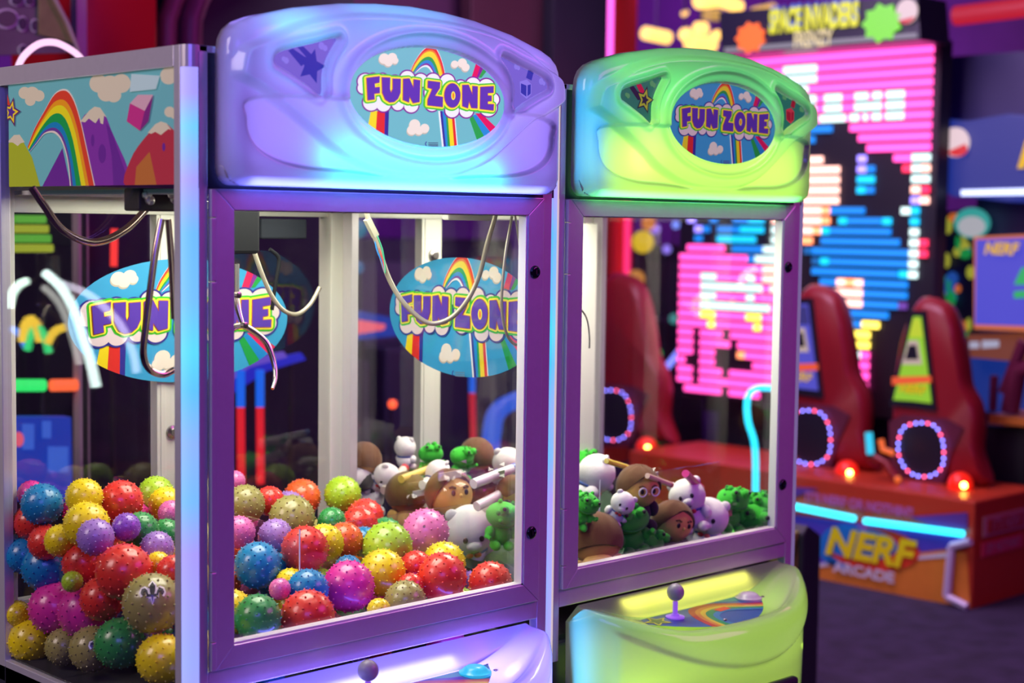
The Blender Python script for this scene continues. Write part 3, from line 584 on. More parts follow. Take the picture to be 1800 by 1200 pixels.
# balls buried in the heap
hid = []; rr = random.Random(5); cols = list(BC)
for k in range(9000):
    if len(hid) > 84: break
    r = .043; p = np.array([rr.uniform(.01, .735), rr.uniform(.075, .61), 0]); p[2] = rr.uniform(.812, max(.85, H1(p[0], p[1])-.05))
    if all(np.linalg.norm(p-a[1]) > (r+a[2])*.93 for a in items) and all(np.linalg.norm(p-q[0]) > 2*r*.93 for q in hid): hid.append((p, r, rr.choice(cols)))
for c, P, r, lab, px, py in items:
    o = bpy.data.objects.new('knobby_ball', ball_mesh(c)); COL.objects.link(o); o.location = P; o.scale = (r*.96,)*3
    q = random.Random(px*7+py); o.rotation_euler = (q.uniform(-.5, .9), q.uniform(-.5, .5), q.uniform(0, 6.28)); tag(o, lab, 'ball', 'knobby balls piled in the violet claw machine')
    if (px, py) in ((268, 1060), (162, 1140)):           # emblem printed on the ball
        v = Vector(CAM)-Vector(P); v.normalize(); v = (v+Vector((.0, 0, .42 if px == 268 else .2))+(Vector(RR)*(.0 if px == 268 else .35))).normalized(); up_ = Vector((0, 0, 1)); rt = up_.cross(v).normalized(); u2 = v.cross(rt)
        mk = [[(0, 1.0), (.22, .55), (.20, .1), (.10, -.2), (0, -.9), (-.10, -.2), (-.20, .1), (-.22, .55)], [(.30, -.15), (.38, .2), (.6, .42), (.85, .35), (.95, .05), (.82, -.2), (.66, -.1), (.72, .1), (.58, .15), (.48, -.05), (.42, -.3), (.28, -.35)], [(-.32, -.12), (.32, -.12), (.32, -.34), (-.32, -.34)]]
        mk.append([(-x, y) for x, y in mk[1]][::-1])
        g = G(); R1 = r*.97
        for lay, (gr, mm) in enumerate(((1.25, ink('emb_white', (.9, .88, .75))), (1.0, ink('emb_black', (.03, .03, .03))))):
            for poly in mk:
                cx_ = sum(a for a, b in poly)/len(poly); cy_ = sum(b for a, b in poly)/len(poly); pts = []
                for a, b in poly:
                    dx, dy = a-cx_, b-cy_; L = math.hypot(dx, dy); k = (L+(.2 if lay == 0 else 0))/L; a, b = (cx_+dx*k)*.42, (cy_+dy*k)*.42
                    pts.append((v+rt*a+u2*b).normalized()*R1*(1.006+lay*.008))
                g.poly(pts, mm)
        e = g.build('emblem', None, fix=False); e.parent = o; e.matrix_parent_inverse = (Matrix.Translation(P) @ o.rotation_euler.to_matrix().to_4x4() @ Matrix.Diagonal((*o.scale, 1))).inverted(); e.location = P
HL = {c: '%s knobby ball buried deep in the heap of the violet machine' % c for c in cols}
for p, r, c in hid:
    o = bpy.data.objects.new('knobby_ball', ball_mesh(c)); COL.objects.link(o); o.location = p; o.scale = (r*.93,)*3; o.rotation_euler = (rr.uniform(0, 3), rr.uniform(0, 3), rr.uniform(0, 6)); tag(o, HL[c], 'ball', 'knobby balls piled in the violet claw machine')
# ------------------------------------------------------------------ plush toys
def fur(n, c): return mat('plush_'+n, c, .95, sub=.12, noise=.12, nscale=30, bump=.25)
white_f, brown_f, tan_f, green_f, dkg, skin2, blackf = fur('white', (.74, .72, .70)), fur('brown', (.12, .050, .016)), fur('tan', (.60, .36, .09)), fur('green', (.04, .50, .03)), fur('deepgreen', (.015, .26, .03)), fur('skin', (.45, .22, .06)), fur('black', (.02, .018, .02))
eye_m = mat('plush_eye', (.012, .01, .01), .3); blue_r = mat('ribbon_blue', (.03, .08, .30), .5); red_r = mat('ribbon_red', (.6, .03, .03), .5); wh_r = mat('felt_white', (.8, .8, .78), .7)
def plush(kind, label, P, r, yaw=0., tilt=0., roll=0.):
    """r is the head radius, the head centre sits at P; faces -y before yaw"""
    t = thing('plush_toy', label, 'plush toy', P, 0, 'plush toys piled in the green claw machine'); t.rotation_euler = (tilt, roll, yaw)
    I3 = Matrix.Identity(3)
    def part(n, fn, m=None, par=t): g = G(); fn(g); return g.build(n, par, True)
    def on(ax, az, k=1.0): d = Vector((math.sin(ax)*math.cos(az), -math.cos(ax)*math.cos(az), math.sin(az))); return d*r*k
    bm, hm = {'bear': (white_f, white_f), 'doll': (blackf, tan_f), 'darkdoll': (tan_f, skin2), 'frog': (green_f, green_f)}[kind]
    def body(g):
        g.ball((0, 0, 0), r, hm, 26, 18, (1.02, .95, .98) if kind != 'frog' else (1.1, .95, .8), wob=.012)
        g.ball((0, .05*r, -1.25*r), r*.72, bm, 20, 12, (1.05, .9, .95), wob=.02)
        for s in (-1, 1):
            g.ball((s*.78*r, -.15*r, -1.05*r), r*.30, bm, 12, 8, (1.0, 1.2, 1.3)); g.ball((s*.45*r, -.55*r, -1.75*r), r*.33, bm, 12, 8, (1, 1.4, .9))
    part('body', body)
    for s in (-1, 1):
        if kind == 'frog':
            e = part('eye', lambda g: g.ball(tuple(on(s*.5, .62, 1.05)), r*.30, green_f, 14, 9)); part('pupil', lambda g: g.ball(tuple(on(s*.5, .58, 1.30)), r*.13, eye_m, 10, 7), par=e)
        else: part('eye', lambda g: g.ball(tuple(on(s*.34, .02, .96)), r*.105, eye_m, 12, 8, (1, .5, 1.25)))
        if kind == 'bear': part('ear', lambda g: g.ball((s*.68*r, 0, .72*r), r*.27, white_f, 14, 9, (1, .6, 1)))
    if kind == 'bear':
        part('muzzle', lambda g: g.ball(tuple(on(0, -.30, .92)), r*.27, white_f, 14, 9, (1.15, .7, .8)))
        part('mouth', lambda g: g.tube([tuple(on(a, -.40-.10*math.cos(a*5), 1.12)) for a in [x*.04-.16 for x in range(9)]], r*.025, eye_m, 5))
        part('collar', lambda g: g.tube([(r*.66*math.cos(q), .04*r+r*.60*math.sin(q), -.80*r) for q in [i*math.pi/10 for i in range(21)]], r*.07, blue_r, 8))
        part('bow', lambda g: (g.ball((-.16*r, -.62*r, -.84*r), r*.13, red_r, 10, 6, (1.2, .5, .9)), g.ball((.16*r, -.62*r, -.84*r), r*.13, red_r, 10, 6, (1.2, .5, .9))))
    if kind in ('doll', 'darkdoll'):
        def hair(g):
            R_ = []
            for i in range(11):
                a = i/10*1.0
                ring = []
                for j in range(28):
                    q = 2*math.pi*j/28; fr_ = max(0, -math.sin(q)); lim = math.pi*(.66-.41*fr_**1.2); th = max(.02, a*lim); k = 1.10+.02*math.sin(9*q)
                    ring.append((r*k*math.sin(th)*math.cos(q), r*k*math.sin(th)*math.sin(q), r*k*math.cos(th)))
                R_.append(ring)
            g.rings(R_, brown_f, cap=True)
        part('hair', hair)
        for s in (-1, 1):
            part('eyebrow', lambda g: g.tube([tuple(on(s*.20, .22, .99)), tuple(on(s*.36, .30, 1.0)), tuple(on(s*.52, .24, .99))], r*.045, brown_f, 6)); part('ear', lambda g: g.ball((s*.98*r, 0, -.08*r), r*.17, hm, 10, 7, (.5, .8, 1.1)))
        part('nose', lambda g: g.ball(tuple(on(0, -.12, .98)), r*.09, hm, 10, 7))
        if kind == 'doll' and 'glasses' in label:
            for s in (-1, 1): part('eyeglass_ring', lambda g: g.tube([Vector(on(s*.34, .02, 1.06))+Vector((r*.21*math.cos(q), -.0, r*.21*math.sin(q))) for q in [i*math.pi/8 for i in range(17)]], r*.035, wh_r, 6))
    if kind == 'frog':
        part('mouth', lambda g: g.tube([tuple(on(a, -.22-.12*math.cos(a*1.6), 1.03)) for a in [x*.15-.9 for x in range(13)]], r*.035, dkg, 5))
        def bumps(g):
            q = random.Random(int(P[0]*1000))
            for i in range(16): g.ball(tuple(on(q.uniform(-2.6, 2.6), q.uniform(-.1, 1.2), .94)), r*q.uniform(.10, .2), dkg if i % 3 == 0 else green_f, 10, 7)
        part('back_bumps', bumps)
        part('arm', lambda g: g.tube([(.7*r, -.2*r, -1.0*r), (1.1*r, -.6*r, -.8*r), (.9*r, -1.0*r, -.5*r)], [r*.2, r*.17, r*.12], green_f, 10)); part('arm', lambda g: g.tube([(-.7*r, -.2*r, -1.0*r), (-1.1*r, -.5*r, -1.2*r), (-1.0*r, -.9*r, -1.2*r)], [r*.2, r*.17, r*.12], green_f, 10))
    return t
H2 = lambda x, y: 1.0+.03*math.sin(6*x)+.05*y
X2 = .8515
def pp(px, py, rpx): return pile(px, py, rpx, X2-.03, .075, X2+.785, .0333+.66, H2)
PL = [('bear', 1048, 832, 37, .9, .5, .2, 'white plush bear lying face down at the left window edge'), ('doll', 1122, 856, 38, -.3, .1, .0, 'brown-haired plush doll with round white glasses'),
 ('darkdoll', 1048, 948, 46, 2.2, .5, .2, 'brown plush doll turned away in the front left corner'), ('frog', 1108, 912, 32, -.5, .2, -.2, 'bright green bumpy plush beside the turned-away doll'), ('frog', 1140, 950, 30, .3, .3, .4, 'green bumpy plush lowest at the window, under the young doll'),
 ('doll', 1182, 918, 37, -.2, .05, .15, 'brown-haired plush doll with plain face in the middle front'), ('bear', 1208, 872, 33, -.9, -.1, -.3, 'white plush bear leaning behind the two front ones'), ('bear', 1246, 908, 36, -1.0, .0, .2, 'white plush bear with blue collar, front middle'),
 ('frog', 1288, 878, 28, -.3, .1, .1, 'green plush right of the white bears'), ('frog', 1328, 912, 34, -.9, .3, .2, 'green plush nearest the right window edge'), ('frog', 1026, 808, 22, .5, 0, 0, 'green plush peeking above the face-down bear'), ('frog', 1030, 884, 24, -.4, .4, .3, 'green plush under the face-down bear'),
 ('frog', 1335, 885, 26, -1.5, .2, 0, 'dim green plush behind the nearest right one'), ('bear', 1095, 884, 22, -.7, .2, .5, 'small white plush bear beneath the doll with glasses'),
 ('bear', 712, 786, 20, 1.8, 0, 0, 'white plush bear sitting up at the back by the corner post'), ('doll', 640, 808, 30, 2.2, .3, 0, 'brown plush doll back, far left behind the cream post'), ('frog', 757, 797, 21, -.5, 0, 0, 'green plush at the back right of the sitting bear'),
 ('frog', 812, 802, 22, .2, .2, 0, 'lime-lit green plush before the red post'), ('doll', 838, 800, 30, 2.4, 0, 0, 'brown-haired plush doll behind the lime-lit one'), ('bear', 893, 812, 28, -.7, .3, 0, 'white plush bear at the back near the door lock side'), ('bear', 630, 838, 28, .9, .6, .4, 'white plush bear lying below the far left doll'),
 ('darkdoll', 716, 868, 37, 2.9, .2, 0, 'dark brown plush head right above the pink ball'), ('bear', 648, 876, 28, 2.0, .5, .3, 'white plush bear behind the rear red ball'), ('doll', 790, 868, 42, -.2, -.2, 0, 'wide brown-haired plush doll with tan forehead behind smiling bear'), ('bear', 826, 930, 46, -.60, .30, -.12, 'big white smiling plush bear pressed to the side glass'),
 ('frog', 885, 905, 30, -.3, .2, .1, 'green plush right of the big smiling bear'), ('bear', 770, 830, 24, 1.2, .7, .3, 'white plush bear under the gift tubes'), ('bear', 680, 836, 24, -.4, .8, .6, 'white plush bear between brown head and gift tubes'), ('doll', 900, 862, 26, .6, .3, .2, 'small plush doll beside the upper white bear')]
PLP = []
for kind, px, py, r, yaw, tilt, roll, lab in PL:
    P, R_ = pp(px, py, r); PLP.append([P, R_, px, py])
PLP = relax([tuple(a) for a in PLP], (X2-.036, .0593), (X2+.78, .69), 60, .9)
for (kind, px, py, r, yaw, tilt, roll, lab), A in zip(PL, PLP): plush(kind, lab, tuple(A[0]), A[1]*.97, yaw, tilt, roll)
# hidden filling below: plain soft cushions of the heap are left out, a padded bed carries the toys
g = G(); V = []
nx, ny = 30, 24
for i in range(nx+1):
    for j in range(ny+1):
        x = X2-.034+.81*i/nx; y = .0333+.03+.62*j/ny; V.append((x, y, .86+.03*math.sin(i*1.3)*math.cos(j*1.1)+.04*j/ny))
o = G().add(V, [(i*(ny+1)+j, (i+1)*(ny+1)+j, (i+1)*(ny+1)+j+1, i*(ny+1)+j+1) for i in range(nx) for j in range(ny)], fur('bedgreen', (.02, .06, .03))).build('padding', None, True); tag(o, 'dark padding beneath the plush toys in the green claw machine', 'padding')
# gift tubes and packets on the plush heap
TB = [((705, 842), (760, 822), 7, (.7, .5, .1), 'yellow striped gift tube lying across the plush heap'), ((742, 852), (802, 842), 8, (.72, .7, .68), 'white gift tube with red spot, left one'), ((832, 850), (905, 822), 9, (.74, .74, .74), 'long white gift tube with blue end'), ((838, 890), (915, 850), 9, (.72, .7, .7), 'white gift tube below the long one'), ((675, 862), (712, 822), 8, (.7, .6, .5), 'cream gift tube leaning left'),
      ((1066, 810), (1112, 824), 5, (.75, .6, .05), 'yellow toy wand behind the doll with glasses'), ((1138, 836), (1180, 852), 5, (.75, .5, .35), 'peach toy wand right of the doll with glasses'), ((1205, 832), (1232, 858), 7, (.7, .02, .25), 'crimson toy glasses frame behind the white bears')]
for (a, b, r, c, lab) in TB:
    pa, _ = pile(*a, 6, X2-.03, .0333+.04, X2+.785, .0333+.66, lambda x, y: H2(x, y)+.05); t_ = (pa-CAM)@WW; pb = CAM+ray(*b)*(t_*1.03); rr_ = r*t_/F_PX
    t = thing('gift_tube', lab, 'toy', tuple(pa), 0); d = Vector(pb)-Vector(pa)
    g = G(); g.tube([(0, 0, 0), d*.5, d*.92], rr_, mat('tube_%d%d' % (a[0], a[1]), c, .35, coat=.4), 14); g.build('tube_body', t, True)
    g = G(); g.tube([d*.92, d], rr_*1.04, mat('cap_blue', (.02, .12, .45), .3) if c[2] > .5 else mat('cap_red', (.5, .03, .05), .3), 14); g.build('end_cap', t, True)
def packet(px, py, w_, h_, lab, c):
    P, _ = pile(px, py, 10, X2-.03, .0333+.05, X2+.785, .0333+.66, lambda x, y: H2(x, y)+.04); s_ = dep(P)/F_PX; t = thing('gift_packet', lab, 'packet', tuple(P)); U_ = Vector(RR)*s_; V_ = Vector(UU)*s_; N_ = Vector(-WW)
    g = G(); q = random.Random(px); n = 7; grid = []
    for i in range(n):
        for j in range(n):
            x, y = (i/(n-1)-.5)*w_, (j/(n-1)-.5)*h_; grid.append(U_*x+V_*(y+x*.3)+N_*(.008*math.sin(i*1.9+px)*math.cos(j*2.1)+q.uniform(0, .003)))
    g.add(grid, [(i*n+j, (i+1)*n+j, (i+1)*n+j+1, i*n+j+1) for i in range(n-1) for j in range(n-1)], glass('film', (.93, .93, .95), 1.3)); o = g.build('clear_film', t)
    g = G(); g.prism([U_*(-.32*w_)+V_*(-.2*h_)-N_*.012, U_*(.34*w_)+V_*(-.02*h_)-N_*.012, U_*(.34*w_)+V_*(.28*h_)-N_*.012, U_*(-.32*w_)+V_*(.1*h_)-N_*.012], -N_*.01, mat('card_%d' % px, c, .6)); g.build('gift_card', t)
packet(790, 838, 60, 44, 'clear packet with cream card among the gift tubes', (.6, .5, .4)); packet(868, 838, 56, 40, 'clear packet with green card below the long tube', (.1, .25, .12)); packet(742, 868, 54, 34, 'clear packet with silver card above the pink ball', (.5, .5, .5)); packet(1276, 906, 36, 40, 'clear packet with rose card beside the blue-collared bear', (.5, .12, .14)); packet(1148, 838, 30, 30, 'clear packet behind the doll with glasses', (.5, .4, .38))
# ------------------------------------------------------------------ works inside the violet machine
steel = mat('claw_steel', (.62, .56, .50), .22, 1.); cable = mat('cable_grey', (.34, .31, .24), .30, .3); chrome = mat('conduit_chrome', (.55, .42, .36), .18, 1.); blk = dull(mat('motor_black', (.010, .011, .013), .75))
def line(parent, name, pts, Y, r, m, dy=None, n=6):
    P = [tuple(at(x, y, 1, (Y if dy is None else Y+dy[i]))) for i, (x, y) in enumerate(pts)]; g = G(); g.tube(smooth_pts(P, n, False), r, m, 10); return g.build(name, parent, True)
gan = thing('claw_gantry', 'claw carriage with cables hanging inside the violet machine', 'claw mechanism', (.37, .35, 1.64))
gl = lambda o: setattr(o, 'location', (-.37, -.35, -1.64)) or o
gl(line(gan, 'looped_cable', [(640, 355), (650, 395), (664, 430), (684, 490), (712, 535), (752, 567), (790, 560), (820, 530), (842, 485), (856, 430), (872, 375)], .30, .0050, cable, [0, 0, 0, 0, -.02, -.05, -.08, -.11, -.13, -.15, -.17]))
gl(line(gan, 'looped_cable', [(900, 380), (888, 450), (882, 520), (884, 560), (892, 590), (905, 605), (914, 602)], .10, .0030, cable)); gl(line(gan, 'thin_cable', [(905, 375), (913, 430), (918, 480)], .10, .0022, cable))
gl(line(gan, 'flex_conduit', [(56, 330), (78, 362), (108, 402), (150, 424), (185, 422), (225, 400), (258, 366)], .34, .0068, chrome)); gl(line(gan, 'flex_conduit', [(284, 385), (272, 450), (258, 560), (252, 620), (262, 648), (285, 658), (305, 650)], .12, .0058, chrome)); gl(line(gan, 'flex_conduit', [(296, 385), (302, 470), (306, 560)], .12, .0056, chrome))
gl(line(gan, 'looped_cable', [(446, 440), (462, 485), (478, 520), (498, 545), (522, 552), (545, 535), (562, 505)], .52, .0046, cable)); gl(line(gan, 'dark_cable', [(474, 438), (488, 450), (490, 465), (484, 500), (478, 545)], .55, .004, blk))
g = G(); a, b = at(650, 398, 1, .30), at(668, 424, 1, .30); g.tube([tuple(at(645, 385, 1, .30)), tuple(at(660, 415, 1, .30))], .0085, mat('plug_white', (.26, .25, .20), .5), 4); gl(g.build('plug', gan))
for k, c in enumerate(((.02, .2, .6), (.6, .05, .05), (.03, .35, .2))): gl(line(gan, 'coloured_wire', [(658+k*2, 412), (662+k*5, 438), (672+k*2, 462), (677, 480)], .299-.002*k, .0013, mat('wire_%d' % k, c, .4)))
def bxp(name, Y, x0, y0, x1, y1, d, m, bev=.004):
    a, b = at(x0, y0, 1, Y), at(x1, y1, 1, Y); g = G(); g.box((min(a[0], b[0]), Y, min(a[2], b[2])), (max(a[0], b[0]), Y+d, max(a[2], b[2])), m); return gl(g.build(name, gan, bev=bev))
bxp('motor_box', .30, 396, 366, 458, 446, .07, blk, .006); bxp('control_box', .60, 460, 384, 540, 420, .04, dull(mat('box_slate', (.015, .018, .024), .8))); bxp('track_plate', .22, 788, 372, 868, 388, .02, mat('plate_white', (.7, .7, .66), .4)); bxp('cross_rail', .36, 300, 352, 850, 366, .03, mat('rail_grey', (.35, .35, .34), .35, .6))
bxp('carriage', .20, 244, 330, 316, 372, .05, mat('carriage_dark', (.03, .027, .025), .6, .4)); 
for k, (x, y) in enumerate(((257, 343), (298, 341), (262, 352), (303, 350))):
    c = at(x, y, 1, .195); g = G(); g.lathe([(.008, 0), (.008, .006), (.004, .008)], mat('bolt_zinc', (.7, .7, .66), .25, .8), Matrix.Translation(c) @ Matrix.Rotation(math.pi/2, 4, 'X'), 12); gl(g.build('bolt', gan, True))
# the claw itself
cl = thing('prize_claw', 'steel three-armed claw hanging at the left of the door window', 'claw', tuple(at(420, 480, 1, .33)))
o0 = -Vector(cl.location); lc = lambda o: setattr(o, 'location', o0) or o
cc = at(404, 515, 1, .33)
g = G(); g.lathe([(.012, .10), (.012, .06), (.026, .055), (.026, 0), (.010, -.01)], steel, Matrix.Translation((cc[0]-.01, cc[1], cc[2])), 18); lc(g.build('claw_hub', cl, True))
lc(line(cl, 'claw_cord', [(402, 370), (403, 470)], .33, .0022, cable))
def arm(pts, Y0, Y1):
    n = len(pts); P = [tuple(at(x, y, 1, Y0+(Y1-Y0)*i/(n-1))) for i, (x, y) in enumerate(pts)]; Q = smooth_pts(P, 5, False); m_ = len(Q); g = G(); g.tube(Q, [.0062*(1-.75*max(0, i/m_-.35)) for i in range(m_)], steel, 8); return lc(g.build('claw_arm', cl, True))
arm([(414, 517), (419, 545), (427, 571)], .31, .29); arm([(427, 571), (450, 585), (470, 605), (482, 640), (484, 665), (479, 683)], .29, .24); arm([(427, 571), (412, 575), (396, 592), (382, 625), (376, 660)], .30, .34); arm([(404, 517), (392, 560), (385, 600), (388, 650)], .35, .40)
for x, y in ((415, 518), (427, 571)):
    c = at(x, y, 1, .285); g = G(); g.lathe([(.006, 0), (.006, .010), (.002, .011)], steel, Matrix.Translation(c) @ Matrix.Rotation(math.pi/2, 4, 'X'), 12); lc(g.build('pivot_pin', cl, True))
# cable and hook in the green machine
t = thing('hanging_cable', 'thin black cable curving down the cream post of the green machine', 'cable', tuple(at(1020, 540, 1, .25))); g = G()
g.tube(smooth_pts([tuple(at(x, y, 1, .25)) for x, y in ((1005, 535), (1022, 545), (1032, 562), (1036, 590), (1036, 612))], 5, False), .0018, blk, 6); o = g.build('wire', t, True); o.location = -Vector(t.location)
a, b = at(1012, 500, 1, .62), at(1038, 500, 1, .62)
g = G(); g.box((a[0], .60, .86), (b[0], .64, 1.60), mat('cream_metal')); o = g.build('inner_post', M2); o.location = (-.8515, -.0333, 0)
def stand(g_, p):
    p = Vector(p); g_.tube([(p.x, p.y+.012, p.z), (p.x, p.y+.012, .012)], .007, mat('plinth_black'), 6); g_.lathe([(.02, 0), (.02, .010), (.008, .012)], mat('plinth_black'), Matrix.Translation((p.x, p.y+.012, 0)), 14)
# ------------------------------------------------------------------ setting
carpet = mat('carpet', (.030, .018, .055), .9, noise=.9, nscale=9, bump=.3)
g = G(); g.box((-6, -6, -.05), (10.2, 10.2, 0), carpet); struct(g.build('floor'))
wallm = mat('dark_wall', (.20, .06, .26), .8, noise=.3, nscale=2)
g = G(); g.box((-6, 10, 0), (10.2, 10.2, 4.2), wallm); struct(g.build('wall_back'))
g = G(); g.box((10, -6, 0), (10.2, 10, 4.2), wallm); struct(g.build('wall_right'))
g = G(); g.box((-6.2, -6, 0), (-6, 10.2, 4.2), wallm); struct(g.build('wall_left'))
g = G(); g.box((-6, -6.2, 0), (10.2, -6, 4.2), wallm); struct(g.build('wall_front'))
g = G(); g.box((-6.2, -6.2, 4.2), (10.2, 10.2, 4.3), mat('ceiling_violet', (.16, .05, .30), .8, noise=.3, nscale=1)); struct(g.build('ceiling'))
XN = (-1, 0, 0)
def quadX(X, pts, lift=0): return [tuple(at(px, py, 0, X)+np.array([-lift, 0, 0])) for px, py in pts]
def slab(g, pts3, depth, m): g.prism(pts3, depth, m)
def boxfromX(g, X, px0, py0, px1, py1, d, m):
    """box whose front lies in the plane x = X and runs between two photographed corners"""
    a, b = at(px0, py0, 0, X), at(px1, py1, 0, X); g.box((X, min(a[1], b[1]), min(a[2], b[2])), (X+d, max(a[1], b[1]), max(a[2], b[2])), m)
    return min(a[1], b[1]), max(a[1], b[1]), min(a[2], b[2]), max(a[2], b[2])
# ---- big LED wall: one row of lamps per line, one letter per lamp
LP = {'P': (1, .07, .42), 'W': (.75, 1, 1), 'V': (.30, .22, 1), 'B': (.0, .11, .42), 'C': (.0, .34, .62), 'S': (1, .50, .42), 'O': (1, .28, .12), 'D': (.0, .10, .35), 'Y': (1, .75, .10), 'R': (.8, .02, .08), 'N': (.12, .04, .30)}
ROWS = """
PPPPPPPPPPPPPPPPPPPPPPPPPPPPPP
PPPPPPPPPPPPPWWWWPPPPPPPPPPPPP
PPPPPPPPPPPPPWWWWPPPPPPPPPPPPP
PPPPPPPPPPPPPPWWPPPPPPPPPPPPPP
PPPPPPPPPPPPPPPPPPPPPPPPPPPPPP
PPPPPPPPPPPPPPPPPPPPPPPPPPPPPP
PPPPPPPPPPPPPPPPPPPPPPPPPPPPPP
PPPPPPPPPPPPPPCCBBB..PPPPPPPPP
BBBBBBBBBBBBBBBBB.....PPPPPPPP
BBBBBBBBBBBBBBBB.......PPPPPPP
BBBBBBBBBBBBBB.BSS....V...PPWW
BBBBBBBBBBBBBBBSSSSS..VB...RWS
BBBBBBBBBBBBBBCSSSSS..CC....WW
BBBBBBBBBBBBBCCSSSSS..CB....SR
BBBBBBBBBBBBBBDSSSSS........VS
.V.VVB.BBBV.SBSSSSOBBBB....WC.
.V..B..BBCC.SVSSSSO.CBBBBC..C.
..VB.BBBCCC.WSSSSOCBBBBBBB..W.
..B..CCCCC..WWSOO.BBBBBBBBB.WR
.PPPPP.BBBBWWWW.DBBBBBBBBBBBWR
PPPPPPPPPBWWWWW..DCBBBBBBBBBW.
PPPPPPPPPPPSSWS..BBBBBBBBBBCW.
PPPWWPPPPWPSSSS...BBSOSBBBBB..
PPPWWWWWWWWPSSP..BSSSSSBBBBB..
PPPWWPPPPWPPP.....SSWSSBBBBN..
PPPWWWWWWWWWP......WWBBBBB....
PPPYYPPPPYYPP......YYYBYY.....
PPPPYPPPPPYPP......YYYYY......
PP.PPP.PPPPPP......PYYYY......
PP.PPPP.PPPPP......PWPWP......
PP.PP...OPPPP......PPPPP......
P..PP.....PPP......WWPWP......
PP.PPP.PPPPPP......PWWPP......
PP.PPPPPPPPPP......PWWP.......
.PPPPP.PPPP.........CCP.......
""".split()
def wrow(*runs):
    r = ['P']*60
    for a, b in runs:
        for i in range(a, b+1): r[i] = 'W'
    return r
ROWS[4] = wrow((30, 33), (36, 39), (43, 45), (47, 48), (50, 53)); ROWS[5] = wrow((30, 33), (36, 39), (43, 48), (50, 53)); ROWS[6] = wrow((30, 33), (35, 40), (42, 43), (45, 45), (47, 48), (50, 53))
LX = 5.2
scr = thing('led_wall', 'huge LED wall with pink rows, behind the red pods, showing a dark-haired figure in blue', 'screen', (LX, 2.6, 0))
yR = at(1640, 90, 0, LX)[1]; zT = at(1640, 76, 0, LX)[2]; PIT = (zT-at(1640, 700, 0, LX)[2])/33.0; CW = (at(1193, 450, 0, LX)[1]-yR)/30
g = G(); g.box((LX+.02, yR-.03, zT-PIT*35-.02), (LX+.12, yR+CW*30.3, zT+.02), mat('screen_black', (.008, .006, .015), .5)); b_ = g.build('screen_housing'); b_.parent = scr; b_.location = (-LX, -2.6, 0)
g = G(); g.box((LX+.12, yR+.5, 0), (LX+.7, yR+CW*30-.2, .6), mat('screen_black')); b_ = g.build('stand'); b_.parent = scr; b_.location = (-LX, -2.6, 0)
g = G(); g.box((LX+.12, yR+.45, .6), (LX+.6, yR+CW*30-.1, 2.2), mat('screen_black')); b_ = g.build('rear_box'); b_.parent = scr; b_.location = (-LX, -2.6, 0)
g = G()
for r, row in enumerate(ROWS):
    c = 0; cf = 30/len(row) if len(row) > 40 else 1.
    while c < len(row):
        k = c
        while k < len(row) and row[k] == row[c]: k += 1
        if row[c] in LP:
            y1, y0 = yR+CW*(30-c*cf)-.006, yR+CW*(30-k*cf)+.006; z = zT-PIT*(r+.5); hh = PIT*.33
            g.box((LX, y0, z-hh), (LX+.02, y1, z+hh), glow('led_'+row[c], LP[row[c]], 1.5 if row[c] in 'DN' else 1.9 if row[c] == 'W' else 3.0))
        c = k
b_ = g.build('lamp_rows', scr); b_.location = (-LX, -2.6, 0); b_['kind'] = 'stuff'
def loc_parts(root):
    for c in root.children:
        c.matrix_parent_inverse = Matrix.Translation(root.location).inverted()
def root_at(name, label, cat, loc, group=None):
    r = thing(name, label, cat, loc, 0, group); return r
def finish(root):
    """parts are built in room coordinates: shift them back under their thing's base point"""
    for c in root.children: c.location = tuple(-Vector(root.location))
# ---- title sign over the LED wall
sg = root_at('marquee_sign', 'black lit title sign with yellow lettering above the LED wall', 'sign', (4.95, 2.1, 2.4))
MX = 4.95
q = [(1264, 22), (1612, -8), (1618, 70), (1268, 96)]
g = G(); g.prism(quadX(MX, q), (.25, 0, 0), mat('sign_black', (.012, .012, .03), .4)); g.build('sign_box', sg)
g = G(); g.prism(quadX(MX, [(1275, 84), (1612, 58), (1614, 66), (1275, 93)], .01), (.008, 0, 0), glow('sign_grey', (.30, .28, .36), .8)); g.build('sign_strip', sg)
o = at(1432, 34, 0, MX); U, V = (0, -1, .0), (0, 0, 1); k_ = dep(o)/F_PX
g = G(); put_text(g, 'SPACE INVADERS', o+np.array([0, 0, .022]), U, V, XN, .15, glow('blue_edge', (.05, .15, .8), .9), .003, 0, .44, .012); put_text(g, 'SPACE INVADERS', o, U, V, XN, .15, glow('sign_yellow', (.80, .76, .01), 1.1), .008, 0, .44, .016)
g.build('sign_letters', sg)
g = G(); put_text(g, 'FRENZY', at(1432, 70, 0, MX), U, V, XN, .10, glow('sign_cream', (.9, .72, .40), 1.0), .003, 0, .62, .016); g.build('sign_small_letters', sg)
def splat(px, py, rx, ry, m, name, k=9):
    g = G(); c = at(px, py, 0, MX-.02); s_ = dep(c)/F_PX*1.35
    g.prism([(c[0], c[1]-rx*s_*math.cos(2*math.pi*i/(2*k))*(1 if i % 2 else .78), c[2]+ry*s_*math.sin(2*math.pi*i/(2*k))*(1 if i % 2 else .78)) for i in range(2*k)], (.01, 0, 0), m); return g.build(name, sg)
splat(1318, 66, 25, 21, glow('splat_orange', (1, .14, .01), 1.4), 'orange_splat'); splat(1549, 40, 31, 26, glow('splat_green', (.20, .75, .03), 1.1), 'green_splat')
